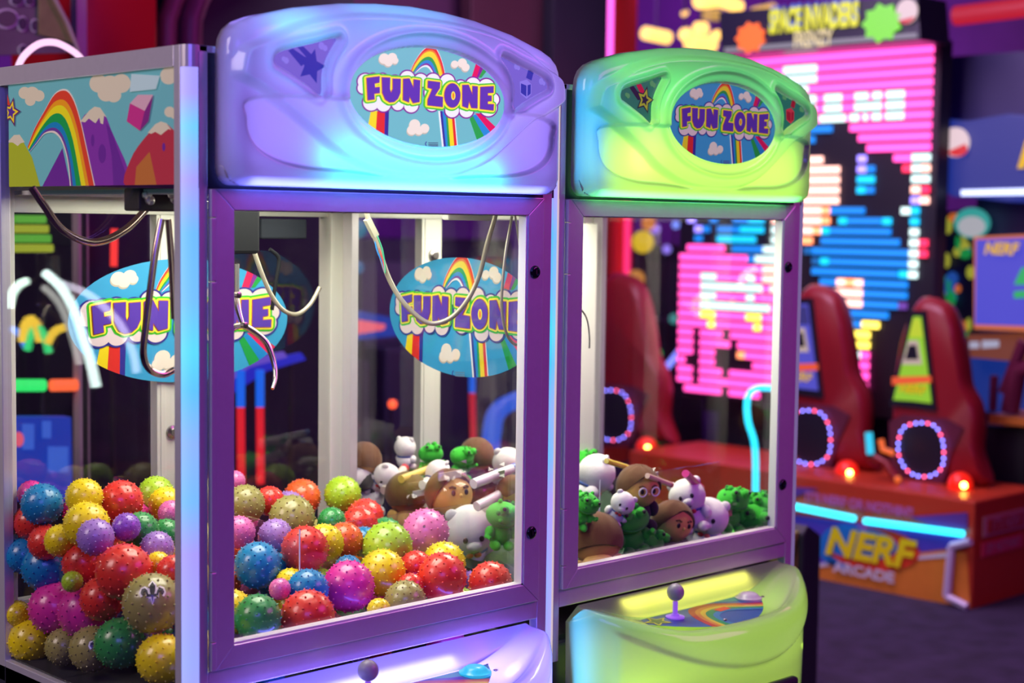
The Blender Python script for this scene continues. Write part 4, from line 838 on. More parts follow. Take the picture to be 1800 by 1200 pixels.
g = G(); c = at(1593, 20, 0, MX-.02); g.prism([(c[0], c[1]+.055*math.cos(a*math.pi/12), c[2]+.055*math.sin(a*math.pi/12)) for a in range(24)], (.01, 0, 0), glow('badge_white', (.8, .6, .65), 1)); g.prism([(c[0]-.004, c[1]+.055*math.cos(a*math.pi/12), c[2]+.055*math.sin(a*math.pi/12)) for a in range(14, 22)], (.004, 0, 0), glow('badge_red', (.7, .02, .02), 1)); g.build('round_badge', sg)
finish(sg)
# ---- NERF arcade cabinet
BX = 4.6
nf = root_at('arcade_cabinet', 'orange arcade cabinet base with cyan light bars and NERF lettering on its front', 'arcade machine', (4.85, 2.0, 0))
ye, zt_, zb_ = at(1714, 881, 0, BX)[1], at(1714, 881, 0, BX)[2], at(1707, 1074, 0, BX)[2]
yl = 3.2
nred = mat('nerf_red', (.50, .045, .015), .4, noise=.1); norg = mat('nerf_orange', (.75, .24, .03), .4, noise=.1)
g = G(); g.box((BX, ye, zb_), (BX+.56, yl, zt_), nred); g.build('cabinet_base', nf, bev=.01)
g = G(); g.box((BX+.06, ye+.08, 0), (BX+.5, yl-.1, zb_), mat('plinth_black', (.015, .015, .02), .5)); g.build('plinth', nf)
g = G(); e = .004
g.prism(quadX(BX, [(1385, 924), (1700, 972), (1707, 1068), (1385, 1010)], .006), (e, 0, 0), norg)
g.prism(quadX(BX, [(1385, 903), (1702, 945), (1702, 960), (1385, 998)], .007), (e, 0, 0), mat('nerf_blue', (.10, .06, .5), .4))
g.prism(quadX(BX, [(1600, 978), (1672, 970), (1672, 978), (1600, 984)], .010), (e, 0, 0), mat('nerf_white', (.7, .65, .7), .4))
g.prism(quadX(BX, [(1385, 998), (1470, 985), (1470, 992), (1385, 1005)], .010), (e, 0, 0), mat('nerf_white'))
g.prism(quadX(BX, [(1600, 908), (1702, 900), (1702, 930), (1640, 924)], .008), (e, 0, 0), mat('nerf_violet', (.12, .04, .26), .4))
g.prism(quadX(BX, [(1385, 855), (1440, 858), (1400, 872), (1385, 868)], .008), (e, 0, 0), mat('nerf_violet'))
g.build('front_graphic', nf)
def ell(X, px, py, rx, ry, n=28, rot=0, lift=0):
    return [tuple(at(px+rx*math.cos(a)*math.cos(rot)-ry*math.sin(a)*math.sin(rot), py+rx*math.cos(a)*math.sin(rot)+ry*math.sin(a)*math.cos(rot), 0, X)+np.array([-lift, 0, 0])) for a in [2*math.pi*i/n for i in range(n)]]
g = G(); g.prism(ell(BX, 1537, 964, 82, 38, rot=.12, lift=.012), (e, 0, 0), mat('logo_red', (.80, .06, .02), .4)); g.prism(ell(BX, 1515, 955, 66, 28, rot=.1, lift=.014), (e, 0, 0), mat('logo_blue', (.02, .22, .62), .4)); g.prism(ell(BX, 1490, 960, 52, 40, n=11, lift=.010), (e, 0, 0), mat('logo_blue'))
lg = g.build('logo_splash', nf)
def nerf(root, X, px, py, hpx, name='nerf_letters', m=None, es=0., shear=.25, slope=.16, txt='NERF', sxx=1.0):
    c = at(px, py, 0, X); s_ = dep(c)/F_PX; g = G(); U_ = (0, -1, 0)
    put_text(g, txt, c, U_, (0, 0, 1), XN, hpx*s_*1.35, m or mat('nerf_yellow', (.92, .80, .01), .4, 0, (.9, .8, .01) if es else None, es), .022*hpx*s_*1.35*2, shear, sxx, .02); return g.build(name, root)
nerf(nf, BX, 1527, 963, 50, sxx=1.1); nerf(nf, BX, 1522, 1005, 19, 'arcade_letters', mat('nerf_white'), 0, 0, txt='ARCADE', sxx=1.25)
mg = mat('nerf_mauve', (.50, .14, .40), .5)
nerf(nf, BX, 1512, 886, 17, 'slogan_letters', mg, 0, 0, txt="IT'S NERF OR NOTHIN'!", sxx=.92)
g = G()
for k in range(2):
    pts = [(1387, 888), (1502, 911)] if k == 0 else [(1520, 915), (1693, 938)]
    g = G(); A_, B_ = at(*pts[0], 0, BX-.03), at(*pts[1], 0, BX-.03); g.tube([A_, B_], .013, glow('cyan_bar', (.02, .75, 1), 3.2), 10); g.build('light_bar', nf)
g = G(); wm = mat('bracket_white', (.62, .55, .72), .35)
for a, b in (((1672, 960), (1664, 1048)), ((1664, 1048), (1700, 1066)), ((1672, 960), (1706, 952))):
    g.tube([at(*a, 0, BX-.03), at(*b, 0, BX-.03)], .018, wm, 6)
g.build('corner_bracket', nf)
g = G(); yy = ye; g.box((BX+.06, yy-.012, .30), (BX+.42, yy-.006, .385), mat('side_pink', (.55, .22, .25), .5)); g.box((BX+.09, yy-.016, .312), (BX+.39, yy-.012, .373), nred); g.box((BX+.05, yy-.012, .215), (BX+.40, yy-.006, .275), mat('side_crimson', (.7, .05, .10), .5))
put_text(g, "IT'S NERF", (BX+.24, yy-.016, .343), (1, 0, 0), (0, 0, 1), (0, -1, 0), .07, mat('side_pink'), .002, 0, .85); put_text(g, "OR NOTHIN'!", (BX+.225, yy-.012, .245), (1, 0, 0), (0, 0, 1), (0, -1, 0), .055, mat('side_pink'), .002, 0, .85)
g.build('side_graphic', nf)
finish(nf)
# ---- red pods with decal, ring of lights and red beacon
pod_red = mat('pod_red', (.24, .008, .014), .4, noise=.15, nscale=6); pblack = mat('pod_black', (.012, .01, .02), .4)
def pod(cx, label, decal, sc=1., dy=0., with_decal=True):
    """cx: photo column of the pod's middle"""
    X = 4.9; f = lambda a, b: (cx+(a-1640)*sc, 750+(b-750)*sc+dy)
    base = at(*f(1650, 868), 0, X); r = root_at('arcade_pod', label, 'arcade pod', (X+.1, base[1], zt_+.002), 'red pods of the NERF machine')
    sil = [(1611, 522), (1653, 528), (1676, 545), (1690, 580), (1703, 640), (1710, 680), (1730, 712), (1738, 750), (1734, 800), (1742, 868), (1560, 868), (1558, 830), (1561, 740), (1563, 690), (1575, 600), (1592, 550)]
    sil = [(a-(22*(a-1607)/135 if a > 1607 else 0), b) for a, b in sil]; sil = smooth_pts(sil, 3); P0 = [at(*f(a, b), 0, X) for a, b in sil]; P0 = [np.array((p[0], p[1], max(p[2], zt_+.002))) for p in P0]
    c0 = np.mean(P0, 0); rings = []
    zt2 = zt_+.002
    for t, sc_ in ((0, .86), (.015, .93), (.035, .97), (.06, 1), (.09, .99), (.11, .94)): rings.append([(X+t, c0[1]+(p[1]-c0[1])*sc_, max(zt2, c0[2]+(p[2]-c0[2])*sc_)) for p in P0])
    g = G(); g.rings(rings, pod_red); g.build('pod_shell', r, True)
    if with_decal:
        T = [(1602, 546), (1629, 546), (1648, 722), (1610, 716), (1566, 712)]
        g = G(); g.prism(quadX(X, [f(*t) for t in T], .012), (.03, 0, 0), pblack)
        Ti = [(1609, 556), (1622, 556), (1640, 708), (1606, 704), (1574, 702)]
        g.build('decal_border', r); g = G()
        g.prism(quadX(X, [f(*t) for t in Ti], .018), (.008, 0, 0), glow('decal_'+decal, (.30, .62, .02) if decal == 'green' else (.10, .10, .75), .9 if decal == 'green' else .7))
        g.prism(quadX(X, [f(*t) for t in ((1610, 560), (1621, 560), (1626, 592), (1602, 592))], .020), (.004, 0, 0), glow('decaltop_'+decal, (.62, .75, .02) if decal == 'green' else (.03, .03, .22), .8))
        g.prism(quadX(X, [f(*t) for t in ((1572, 662), (1640, 660), (1641, 672), (1572, 676))], .020), (.004, 0, 0), glow('decal_flash', (.9, .10, .02), .9)); g.build('decal', r)
        g = G(); g.prism(quadX(X, [f(*t) for t in ((1602, 598), (1618, 598), (1625, 640), (1590, 640))], .026), (.006, 0, 0), glow('key_ring', (.62, .46, .42), .8)); g.prism(quadX(X, [f(*t) for t in ((1604, 606), (1616, 606), (1620, 631), (1597, 631))], .030), (.004, 0, 0), pblack); g.build('decal_opening', r)
        nerf(r, X, *f(1607, 684), 15*sc, 'decal_letters', es=1.0, sxx=1.1)
    # opening ring
    RG = [(1580, 800), (1580, 770), (1590, 750), (1617, 743), (1642, 748), (1655, 768), (1659, 795), (1655, 822), (1636, 836), (1612, 836), (1592, 824)]
    RS = smooth_pts(RG, 6); g = G(); g.prism([tuple(at(*f(*p), 0, X)+np.array([-.02, 0, 0])) for p in RS], (.05, 0, 0), pblack)
    g.prism([tuple(at(*f(*p), 0, X)+np.array([-.012, 0, 0])) for p in [(1565, 740), (1590, 728), (1665, 735), (1695, 752), (1672, 800), (1660, 850), (1580, 850), (1566, 800)]], (.05, 0, 0), mat('recess_maroon', (.10, .01, .03), .5)); g.build('opening', r)
    L = 0; seg = []
    for i in range(len(RS)):
        a, b = RS[i], RS[(i+1) % len(RS)]; seg.append((L, a, b)); L += math.hypot(b[0]-a[0], b[1]-a[1])
    n = 27
    for k in range(n):
        d = L*k/n; j = max(i for i in range(len(seg)) if seg[i][0] <= d); l0, a, b = seg[j]; ll = math.hypot(b[0]-a[0], b[1]-a[1]); t = (d-l0)/ll
        c = at(*f(a[0]+(b[0]-a[0])*t, a[1]+(b[1]-a[1])*t), 0, X-.03)
        g = G(); g.ball(c, .0055, glow('ring_blue', (.22, .20, 1), 9) if k % 3 else glow('ring_pink', (1, .10, .25), 8), 8, 5); g.build('ring_light', r, True)
    c = at(*f(1688, 851), 0, X-.06)
    g = G(); g.ball(c, .055, mat('beacon_red', (.8, .02, .01), .3, 0, (1, .02, .005), .55), 16, 10); g.build('beacon_dome', r, True)
    g = G(); g.ball(c+np.array([-.036, -.038, .004]), .013, glow('beacon_core', (1, .42, .06), 34), 12, 8); g.build('beacon_lamp', r, True)
    finish(r); return r
pod(1640, 'red pod with green decal and ring of lights, right of the pair', 'green')
pod(1441, 'red pod with blue decal and ring of lights, half behind the green claw machine', 'blue', 1.0, -22)
pod(1092, 'dark red pod with light ring, seen through the green claw machine window', 'blue', .93, -58, False)
# guns between the pods
t = root_at('toy_blaster', 'orange and cyan lit toy blaster between the red pods', 'toy blaster', tuple(at(1545, 850, 0, 4.75)))
g = G(); g.tube([at(1527, 760, 0, 4.75), at(1530, 798, 0, 4.75)], .017, glow('cyan_soft', (.02, .5, .75), 1.3), 10); g.build('blaster_light', t, True)
g = G(); g.tube([at(1548, 772, 0, 4.75), at(1552, 790, 0, 4.75), at(1570, 796, 0, 4.75)], .014, glow('orange_soft', (1, .16, .02), .9), 8); g.build('blaster_grip', t, True)
g = G(); g.tube([at(1528, 800, 0, 4.77), at(1556, 812, 0, 4.77), at(1574, 838, 0, 4.77), at(1574, 846, 0, 4.77)], .02, mat('pod_red'), 8); g.build('blaster_stock', t, True)
g = G(); g.ball(at(1578, 842, 0, 4.74), .016, glow('orange_soft', (1, .16, .02), .9), 10, 6); g.build('blaster_lamp', t, True)
finish(t)
# ---- right-hand blue machine
XB = 5.36
bm_ = root_at('arcade_cabinet', 'tall blue arcade cabinet with lit marquee at the right edge', 'arcade machine', tuple(at(1725, 800, 0, XB+.4)*np.array([1, 1, 0])))
y0_, y1_ = at(1830, 300, 0, XB)[1], at(1650, 300, 0, XB)[1]
g = G(); g.prism(smooth_pts(quadX(XB, [(1652, 216), (1700, 212), (1840, 205), (1840, 346), (1700, 346), (1664, 340), (1655, 300)]), 2), (.35, 0, 0), glow('marquee_blue', (.02, .05, .45), .55)); g.build('marquee', bm_, bev=.01)
g = G(); g.prism(quadX(XB, [(1692, 334), (1840, 330), (1840, 342), (1692, 344)], .015), (.01, 0, 0), glow('marquee_white', (.55, .62, 1), 2.2)); g.build('marquee_lamp', bm_)
nerf(bm_, XB, 1872, 272, 50, 'marquee_letters', es=1.0, sxx=1.1)
g = G(); g.prism(ell(XB, 1683, 250, 24, 26, lift=.02), (.01, 0, 0), glow('badge_white', (.8, .6, .65), 1)); g.prism(ell(XB, 1687, 262, 18, 13, lift=.026), (.005, 0, 0), glow('badge_red', (.7, .02, .02), 1)); g.prism(quadX(XB, [(1660, 245), (1700, 228), (1708, 250), (1668, 268)], .03), (.004, 0, 0), glow('badge_white', 0, 0)); g.build('marquee_badge', bm_)
g = G(); g.box((XB+.1, y0_, 1.95), (XB+.6, y1_+.02, 2.42), mat('navy_box', (.03, .025, .11), .5)); g.build('top_box', bm_)
g = G(); g.box((XB+.36, y0_, 0), (XB+.8, y1_, 1.97), mat('navy_box')); g.build('cabinet_body', bm_)
g = G(); g.prism(quadX(XB+.05, [(1712, 416), (1840, 410), (1840, 584), (1712, 578)]), (.06, 0, 0), glow('frame_orange', (.75, .18, .06), .8)); g.build('screen_frame', bm_)
g = G(); g.prism(quadX(XB+.05, [(1718, 421), (1840, 416), (1840, 574), (1716, 570)], .012), (.01, 0, 0), glow('screen_violet', (.07, .07, .62), .95)); g.build('screen', bm_)
nerf(bm_, XB+.03, 1762, 438, 21, 'screen_letters', es=.9, slope=0, sxx=.95)
g = G(); g.prism(quadX(XB+.05, [(1786, 500), (1800, 470), (1830, 470), (1830, 500)], .02), (.005, 0, 0), glow('arrow_green', (.02, .45, .12), .9)); g.prism(quadX(XB+.05, [(1786, 512), (1830, 508), (1830, 522), (1786, 524)], .02), (.005, 0, 0), glow('arrow_green', 0, 0)); g.build('screen_arrow', bm_)
g = G(); g.prism(quadX(XB+.1, [(1700, 588), (1840, 584), (1840, 640), (1706, 628)]), (.05, 0, 0), glow('board_brown', (.45, .10, .04), .35)); g.prism(quadX(XB+.1, [(1706, 600), (1722, 600), (1722, 612), (1706, 612)], .01), (.005, 0, 0), glow('dull_white', (.5, .5, .7), .7)); g.prism(quadX(XB+.1, [(1728, 598), (1757, 598), (1757, 610), (1728, 612)], .01), (.005, 0, 0), glow('dull_white', 0, 0)); g.build('card_board', bm_)
g = G(); g.prism(quadX(XB+.2, [(1700, 628), (1840, 640), (1840, 730), (1715, 722)]), (.05, 0, 0), glow('panel_blue', (.01, .05, .40), .5)); g.build('blue_panel', bm_)
g = G(); g.prism(quadX(XB-.1, [(1738, 728), (1840, 738), (1840, 752), (1738, 745)]), (.4, 0, 0), mat('shelf_orange', (.6, .2, .03), .4)); g.build('shelf', bm_)
g = G(); g.box((XB-.05, y0_, at(1800, 858, 0, XB)[2]), (XB+.36, at(1733, 800, 0, XB)[1], at(1800, 752, 0, XB)[2]), mat('plinth_black')); g.build('lower_box', bm_)
g = G()
for pts, r_ in (([(1745, 722), (1748, 660)], .02), ([(1775, 724), (1790, 650), (1840, 640)], .045), ([(1765, 690), (1800, 600)], .03)):
    g = G(); g.tube([at(a, b, 0, XB-.05) for a, b in pts], r_, mat('gun_maroon', (.12, .01, .04), .4), 8); g.build('blaster', bm_, True)
finish(bm_)
t = root_at('poster_board', 'green printed prize poster between LED wall and blue cabinet', 'poster', tuple(at(1675, 600, 0, 5.68)))
g = G(); g.prism(quadX(5.68, [(1648, 372), (1712, 368), (1712, 600), (1648, 590)]), (.03, 0, 0), mat('poster_navy', (.02, .03, .12), .5)); g.build('board', t)
random.seed(3); g = G()
for i in range(34):
    px, py = random.uniform(1653, 1708), random.uniform(380, 590); mm = random.choice([glow('pg', (.01, .35, .08), .6), glow('pg', 0, 0), glow('pt', (.02, .3, .35), .6), glow('po', (.7, .16, .03), .7), glow('py', (.5, .5, .05), .6), glow('pb', (.02, .10, .5), .6)])
    g.prism(ell(5.68, px, py, random.uniform(4, 12), random.uniform(5, 16), 9, lift=.008+i*.0008), (.0008, 0, 0), mm)
g.build('poster_print', t); g = G(); g.prism(ell(5.68, 1718, 392, 32, 27, 20, lift=.05), (.003, 0, 0), glow('pteal', (.05, .45, .42), .7)); g.prism(ell(5.68, 1718, 398, 24, 18, 20, lift=.056), (.003, 0, 0), glow('pwh', (.55, .55, .62), .7)); g.build('round_badge', t); finish(t)
t = root_at('tube_light', 'red glowing tube near the ceiling, top right corner', 'light', tuple(at(1740, 20, 0, 6.0)))
g = G(); g.tube([at(1680, 28, 0, 6.0), at(1840, 8, 0, 6.0)], .05, glow('tube_red', (.55, .01, .03), .9), 12); g.build('glass_tube', t, True); finish(t)
# ---- ceiling lamps, warm, far back
for i, (x0, y0, x1, y1, r_, e_, lab) in enumerate(((1134, 58, 1172, 66, .05, 2.2, 'warm bar lamp hanging right of the red pillar'), (1202, 58, 1206, 62, .05, 2.4, 'leftmost of the clustered warm bulbs above the green machine'), (1226, 50, 1236, 50, .05, 2.4, 'middle bulb of the warm cluster above the green machine'), (1256, 60, 1258, 66, .05, 2.4, 'rightmost bulb of the warm cluster above the green machine'),
        (1212, 74, 1250, 78, .06, 2.2, 'lowest lamp of the warm cluster touching the green header'), (1203, 22, 1203, 24, .03, 1.8, 'single small warm bulb above the cluster'), (1228, 2, 1262, -2, .06, 2.4, 'warm lamp cut by the top edge, left one'), (1270, 2, 1298, 12, .05, 2.4, 'warm lamp cut by the top edge, right one'), (1325, 22, 1358, 14, .04, 1.0, 'dim warm bar lamp just above the title sign'), (1240, 26, 1262, 26, .045, .6, 'faint warm lamp between cluster and top edge'))):
    a, b = at(x0, y0, 1, 5.7), at(x1, y1, 1, 5.7); t = root_at('ceiling_lamp', lab, 'lamp', tuple((a+b)/2), 'warm lamps under the far ceiling')
    g = G(); g.tube([a, b+np.array([.01, 0, 0])], r_, glow('warm_%d' % (e_*10), (1, .55, .12), e_), 10); g.build('lamp_tube', t, True)
    g = G(); mid = (a+b)/2; g.tube([mid+np.array([0, 0, r_*.8]), (mid[0], mid[1], 4.2)], .012, mat('plinth_black'), 6); g.build('hanger', t); finish(t)
# ---- red pillar with neon
t = root_at('pillar', 'dark red pillar with pink neon edges behind the green claw machine', 'pillar', tuple(at(1088, 700, 1, 5.0)*np.array([1, 1, 0])))
a, b = at(1071, 300, 1, 5.0), at(1115, 300, 1, 5.0)
g = G(); g.box((a[0], 5.0, 0), (b[0], 5.3, 4.2), mat('pillar_red', (.85, .06, .03), .3)); g.build('pillar_box', t)
a = at(1070, 40, 1, 4.95); g = G(); g.tube([(a[0], 4.95, 1.9), (a[0], 4.95, 4.15)], .030, glow('neon_pink', (1, .12, .75), 2.2), 10); g.build('neon_tube', t, True)
a = at(1103, 400, 1, 4.95); g = G(); g.tube([(a[0], 4.95, at(1103, 520, 1, 4.95)[2]), (a[0], 4.95, 2.3)], .022, glow('neon_rose', (1, .03, .18), 1.5), 10); g.build('neon_tube', t, True); finish(t)
# ---- dark partitions above the violet header
for x0, x1, Y, c, nm, lab in ((600, 832, 4.2, (.10, .03, .09), 'wall_panel', 'plum partition panel above the violet header'), (826, 972, 4.0, (.065, .018, .035), 'wall_panel', 'maroon partition panel right of the plum one'), (970, 1066, 3.9, (.016, .014, .03), 'wall_panel', 'near-black partition panel left of the red pillar')):
    a, b = at(x0, 200, 1, Y), at(x1, 200, 1, Y); g = G(); g.box((a[0], Y, 1.75), (b[0], Y+.08, 4.2), mat('panel_%d' % x0, c, .5, noise=.2, nscale=3)); o = g.build(nm, bev=.005); tag(o, lab, 'wall panel', 'partition panels behind the headers')
# ---- left background, over the side rail
Yb = 2.6
qY = lambda Y, pts: [tuple(at(px, py, 1, Y)) for px, py in pts]
t = root_at('arcade_cabinet', 'glossy red cabinet side behind the violet machine, top left', 'arcade machine', tuple(at(212, 900, 1, Yb)*np.array([1, 1, 0])))
a, b = at(146, 300, 1, Yb), at(278, 300, 1, Yb); g = G(); g.box((a[0], Yb, 0), (b[0], Yb+.5, 1.80), mat('arch_black', (.02, .02, .035), .4)); g.build('lower_body', t)
g = G(); g.box((a[0], Yb, 1.80), (b[0], Yb+.5, 3.0), mat('gloss_red', (.62, .012, .02), .12, coat=.5)); g.build('cabinet_side', t, bev=.01)
g = G(); g.box((a[0]-.03, Yb-.02, 0), (a[0]+.006, Yb+.02, 3.0), mat('trim_pale', (.55, .42, .45), .3)); g.build('edge_trim', t); finish(t)
t = root_at('poster', 'grey poster of dark ovals with an olive wedge, top left corner', 'poster', tuple(at(60, 95, 1, Yb-.1)))
g = G(); g.prism(qY(Yb-.1, [(-40, -60), (78, -60), (140, 92), (-40, 98)]), (0, .03, 0), mat('poster_grey', (.16, .15, .17), .5, noise=.5, nscale=6)); g.build('poster_sheet', t)
def ellY(Y, px, py, rx, ry, n=22, lift=0): return [tuple(at(px+rx*math.cos(2*math.pi*i/n), py+ry*math.sin(2*math.pi*i/n), 1, Y)+np.array([0, -lift, 0])) for i in range(n)]
g = G(); gp = mat('poster_pale', (.75, .75, .80), .5); gd = mat('poster_dark', (.05, .05, .08), .5)
for px, py, rx, ry in ((10, 33, 22, 18), (38, 42, 9, 14), (60, 45, 8, 12), (28, 2, 12, 9), (50, 2, 9, 9), (39, 88, 8, 10)): g.prism(ellY(Yb-.1, px, py, rx, ry, lift=.005), (0, .004, 0), gp); g.prism(ellY(Yb-.1, px, py, rx*.78, ry*.8, lift=.010), (0, .004, 0), gd if rx < 20 else mat('poster_mid', (.12, .11, .12), .5))
g.build('poster_print', t); g = G(); g.prism(qY(Yb-.115, [(68, -10), (96, -10), (136, 78), (68, 60)]), (0, .004, 0), mat('poster_olive', (.30, .30, .10), .6, noise=.4, nscale=20)); g.build('poster_wedge', t)
g = G(); g.tube(qY(Yb-.14, [(95, -6), (118, 38), (139, 90)]), .006, mat('trim_pale'), 6); g.build('poster_edge', t); finish(t)
t = root_at('neon_arch', 'white-pink neon arch just above the side rail, top left', 'neon light', tuple(at(85, 120, 1, 1.6)))
g = G(); g.tube(smooth_pts([tuple(at(x, y, 1, 1.6)) for x, y in ((20, 160), (34, 112), (50, 90), (72, 76), (98, 75), (122, 86), (140, 100), (150, 118))], 4, False), .0085, glow('arch_white', (.95, .55, .85), 1.4), 8); g.build('neon_tube', t, True); g = G(); stand(g, at(20, 160, 1, 1.6)); stand(g, at(150, 118, 1, 1.6)); g.build('stand', t); finish(t)
t = root_at('arched_cabinet', 'dark cabinet with plum arched mouldings beside the red one', 'arcade machine', tuple(at(340, 900, 1, Yb+.2)*np.array([1, 1, 0])))
a, b = at(276, 300, 1, Yb+.3), at(620, 300, 1, Yb+.3); g = G(); g.box((a[0], Yb+.3, 0), (b[0], Yb+.6, 2.9), mat('arch_black', (.02, .02, .035), .4)); g.build('cabinet_body', t)
for k, (x0, r_, c) in enumerate(((294, .035, (.30, .10, .13)), (334, .045, (.22, .07, .12)))):
    g = G(); g.tube(smooth_pts([tuple(at(x, y, 1, Yb+.2)) for x, y in ((x0, 250), (x0, 60), (x0+6, 20), (x0+24, -20), (x0+60, -50))], 4, False), r_, mat('arch_plum%d' % k, c, .4), 12); g.build('arch_moulding', t, True)
finish(t)
# ---- lights and furniture seen through the cabinets
def neon(name, label, pts, Y, r_, col, es, ax=1, sm=True, group=None, cat='neon light', mount=True):
    P = [tuple(at(x, y, ax, Y)) for x, y in pts]; t = root_at(name, label, cat, P[0], group)
    g = G(); g.tube(smooth_pts(P, 4, False) if sm else P, r_, glow('n_%s_%d' % ('_'.join('%02d' % int(c*99) for c in col), es*10), col, es), 8); g.build('glass_tube', t, True)
    lo = min(P, key=lambda q: q[2]); g = G(); stand(g, lo); g.build('stand', t); finish(t); return t
neon('neon_tube', 'green light bar seen through the left side window', [(18, 677), (78, 677)], 2.6, .020, (.03, .8, .15), 1.3)
neon('neon_tube', 'orange light bar right of the green one, through the side window', [(90, 677), (148, 676)], 2.6, .020, (1, .14, .04), 1.3)
neon('neon_tube', 'short red vertical tube above the oval sticker', [(201, 402), (200, 468)], 2.5, .012, (1, .04, .03), 1.2)
neon('neon_tube', 'bent cyan tube behind the right side of the green machine window', [(1362, 682), (1330, 682), (1314, 700), (1315, 740), (1327, 785), (1328, 872)], 2.3, .013, (.02, .70, 1), 2.4)
neon('neon_tube', 'periwinkle tube, upper piece, beside the pink screen edge', [(1206, 572), (1198, 590)], 4.3, .022, (.22, .25, 1), 1.8, sm=False)
neon('neon_tube', 'periwinkle tube, lower bent piece, beside the pink screen edge', [(1198, 612), (1178, 638), (1160, 658)], 4.3, .020, (.22, .25, 1), 1.8)
neon('neon_tube', 'blue rounded tube low behind the violet machine window', [(930, 700), (900, 706), (876, 722), (866, 748), (862, 800)], 2.8, .040, (.0, .10, .75), 1.0)  # blue tube frame drawn with its own glow
neon('neon_tube', 'blue top of a crowd-control post with added glow, under the second oval sticker', [(830, 655), (830, 690)], 2.9, .014, (.0, .12, .8), 1.1, sm=False)  # post drawn as a glowing tube
neon('neon_tube', 'red lower part of the glowing crowd-control post under the second oval sticker', [(830, 690), (832, 775)], 2.9, .014, (.65, .01, .03), .9, sm=False)
for i, (x, lab) in enumerate(((423, 'left glowing crowd-control post'), (457, 'right glowing crowd-control post'))):
    t = root_at('glowing_post', lab+' of the pair seen through the violet machine window', 'light', tuple(at(x, 880, 1, 2.4)), 'pair of blue and red crowd-control posts')  # posts given their own glow though they are no lamps
    g = G(); g.tube([at(x, 650, 1, 2.4), at(x, 715, 1, 2.4)], .015, glow('pole_blue', (.0, .12, .8), 1.1), 8); g.build('blue_section', t, True)
    g = G(); g.tube([at(x, 715, 1, 2.4), at(x+1, 850, 1, 2.4)], .014, glow('pole_red', (.75, .01, .02), 1.0), 8); g.build('red_section', t, True); g = G(); stand(g, at(x+1, 850, 1, 2.4)-np.array([0, .012, 0])); g.build('stand', t); finish(t)
t = root_at('game_counter', 'blue and violet lit game counter seen through the violet machine window', 'counter', tuple(at(470, 700, 1, 2.5)))
for k, (pts, c) in enumerate((([(405, 672), (440, 640), (530, 620), (538, 632), (470, 652), (412, 690)], (.02, .03, .7)), ([(405, 655), (430, 633), (500, 618), (505, 628), (440, 645), (405, 670)], (.18, .10, .75)))):
    g = G(); g.prism(qY(2.5-.03*k, pts), (0, .02, 0), glow('counter_%d' % k, c, .75)); g.build('lit_slat', t)
g = G(); stand(g, at(470, 650, 1, 2.5)); stand(g, at(515, 626, 1, 2.5)); g.build('stand', t)
finish(t)
t = root_at('blue_screen', 'blurred blue game screen at the bottom left, behind the balls', 'screen', tuple(at(76, 850, 1, 2.4)))
g = G(); g.prism(qY(2.4, [(22, 733), (125, 733), (128, 880), (22, 880)]), (0, .05, 0), glow('bs_blue', (.01, .05, .55), .75)); g.build('screen_panel', t)
g = G(); 
for q in ([(40, 745), (60, 745), (60, 790), (40, 790)], [(75, 740), (90, 740), (90, 770), (75, 770)], [(85, 785), (120, 785), (120, 830), (85, 830)]): g.prism(qY(2.38, q), (0, .004, 0), glow('bs_light', (.05, .15, .8), .8))
g.prism(ellY(2.37, 33, 772, 9, 13), (0, .004, 0), glow('bs_rose', (.9, .12, .2), .9)); g.build('screen_picture', t); g = G(); stand(g, at(76, 880, 1, 2.41)); g.build('stand', t); finish(t)
rr = random.Random(11)
spots = [(690, 710, 8, (1, .10, .03), 2.5, 'small orange-red lamp right of the cream post'), (60, 520, 6, (.9, .1, .05), 1.2, 'small red lamp left of the white arcs'), (57, 543, 5, (.4, .1, .9), 1.5, 'small violet lamp below the red one'), (205, 705, 11, (.02, .4, .6), .8, 'teal lamp, left of the teal pair'), (255, 700, 9, (.02, .4, .6), .8, 'teal lamp, right of the teal pair'), (238, 726, 9, (.05, .75, .2), 1.0, 'green lamp beneath the teal pair'),
         (1150, 622, 14, (.02, .6, .12), .8, 'green lamp by the bent periwinkle tube'), (1130, 425, 20, (.9, .6, .02), .8, 'yellow lantern right of the rose neon'), (1118, 490, 16, (.9, .35, .05), .6, 'orange lantern below the yellow one'), (1290, 755, 9, (.1, .6, .2), .8, 'green dot of the cluster behind the plush toys'), (1303, 750, 8, (1, .3, .05), 1.2, 'orange dot of the cluster behind the plush toys'), (630, 402, 16, (.02, .35, .6), .5, 'teal glow at the top beside the cream post'), (628, 470, 12, (.02, .25, .6), .5, 'blue glow beside the cream post'), (1152, 402, 9, (.3, .15, .8), 1.2, 'violet lamp, upper one left of the pink rows'), (1172, 438, 8, (.3, .2, .9), 1.2, 'violet lamp, lower one left of the pink rows'), (1188, 395, 7, (.2, .3, 1), 1.4, 'blue lamp at the window top left of the pink rows'), (1140, 392, 13, (.8, .25, .05), .8, 'orange lantern at the window top beside the rose neon'), (1185, 560, 9, (.1, .45, .45), .6, 'teal lamp by the upper periwinkle piece'),
         (872, 755, 12, (.0, .08, .6), .7, 'blue glow under the rounded tube')]
for px, py, r_, c, es, lab in spots:
    Y = 3.1 if px < 1000 else 4.4; p = at(px, py, 1, Y); t = root_at('small_lamp', lab, 'lamp', tuple(p)); g = G(); g.ball(p, r_*dep(p)/F_PX, glow('sp_%d' % px, c, es), 12, 8); g.build('lamp_bulb', t, True); g = G(); stand(g, p); g.build('stand', t); finish(t)
t = root_at('light_board', 'pink lit prize board with blue frame seen through the violet machine', 'light board', tuple(at(640, 590, 1, 3.2)))
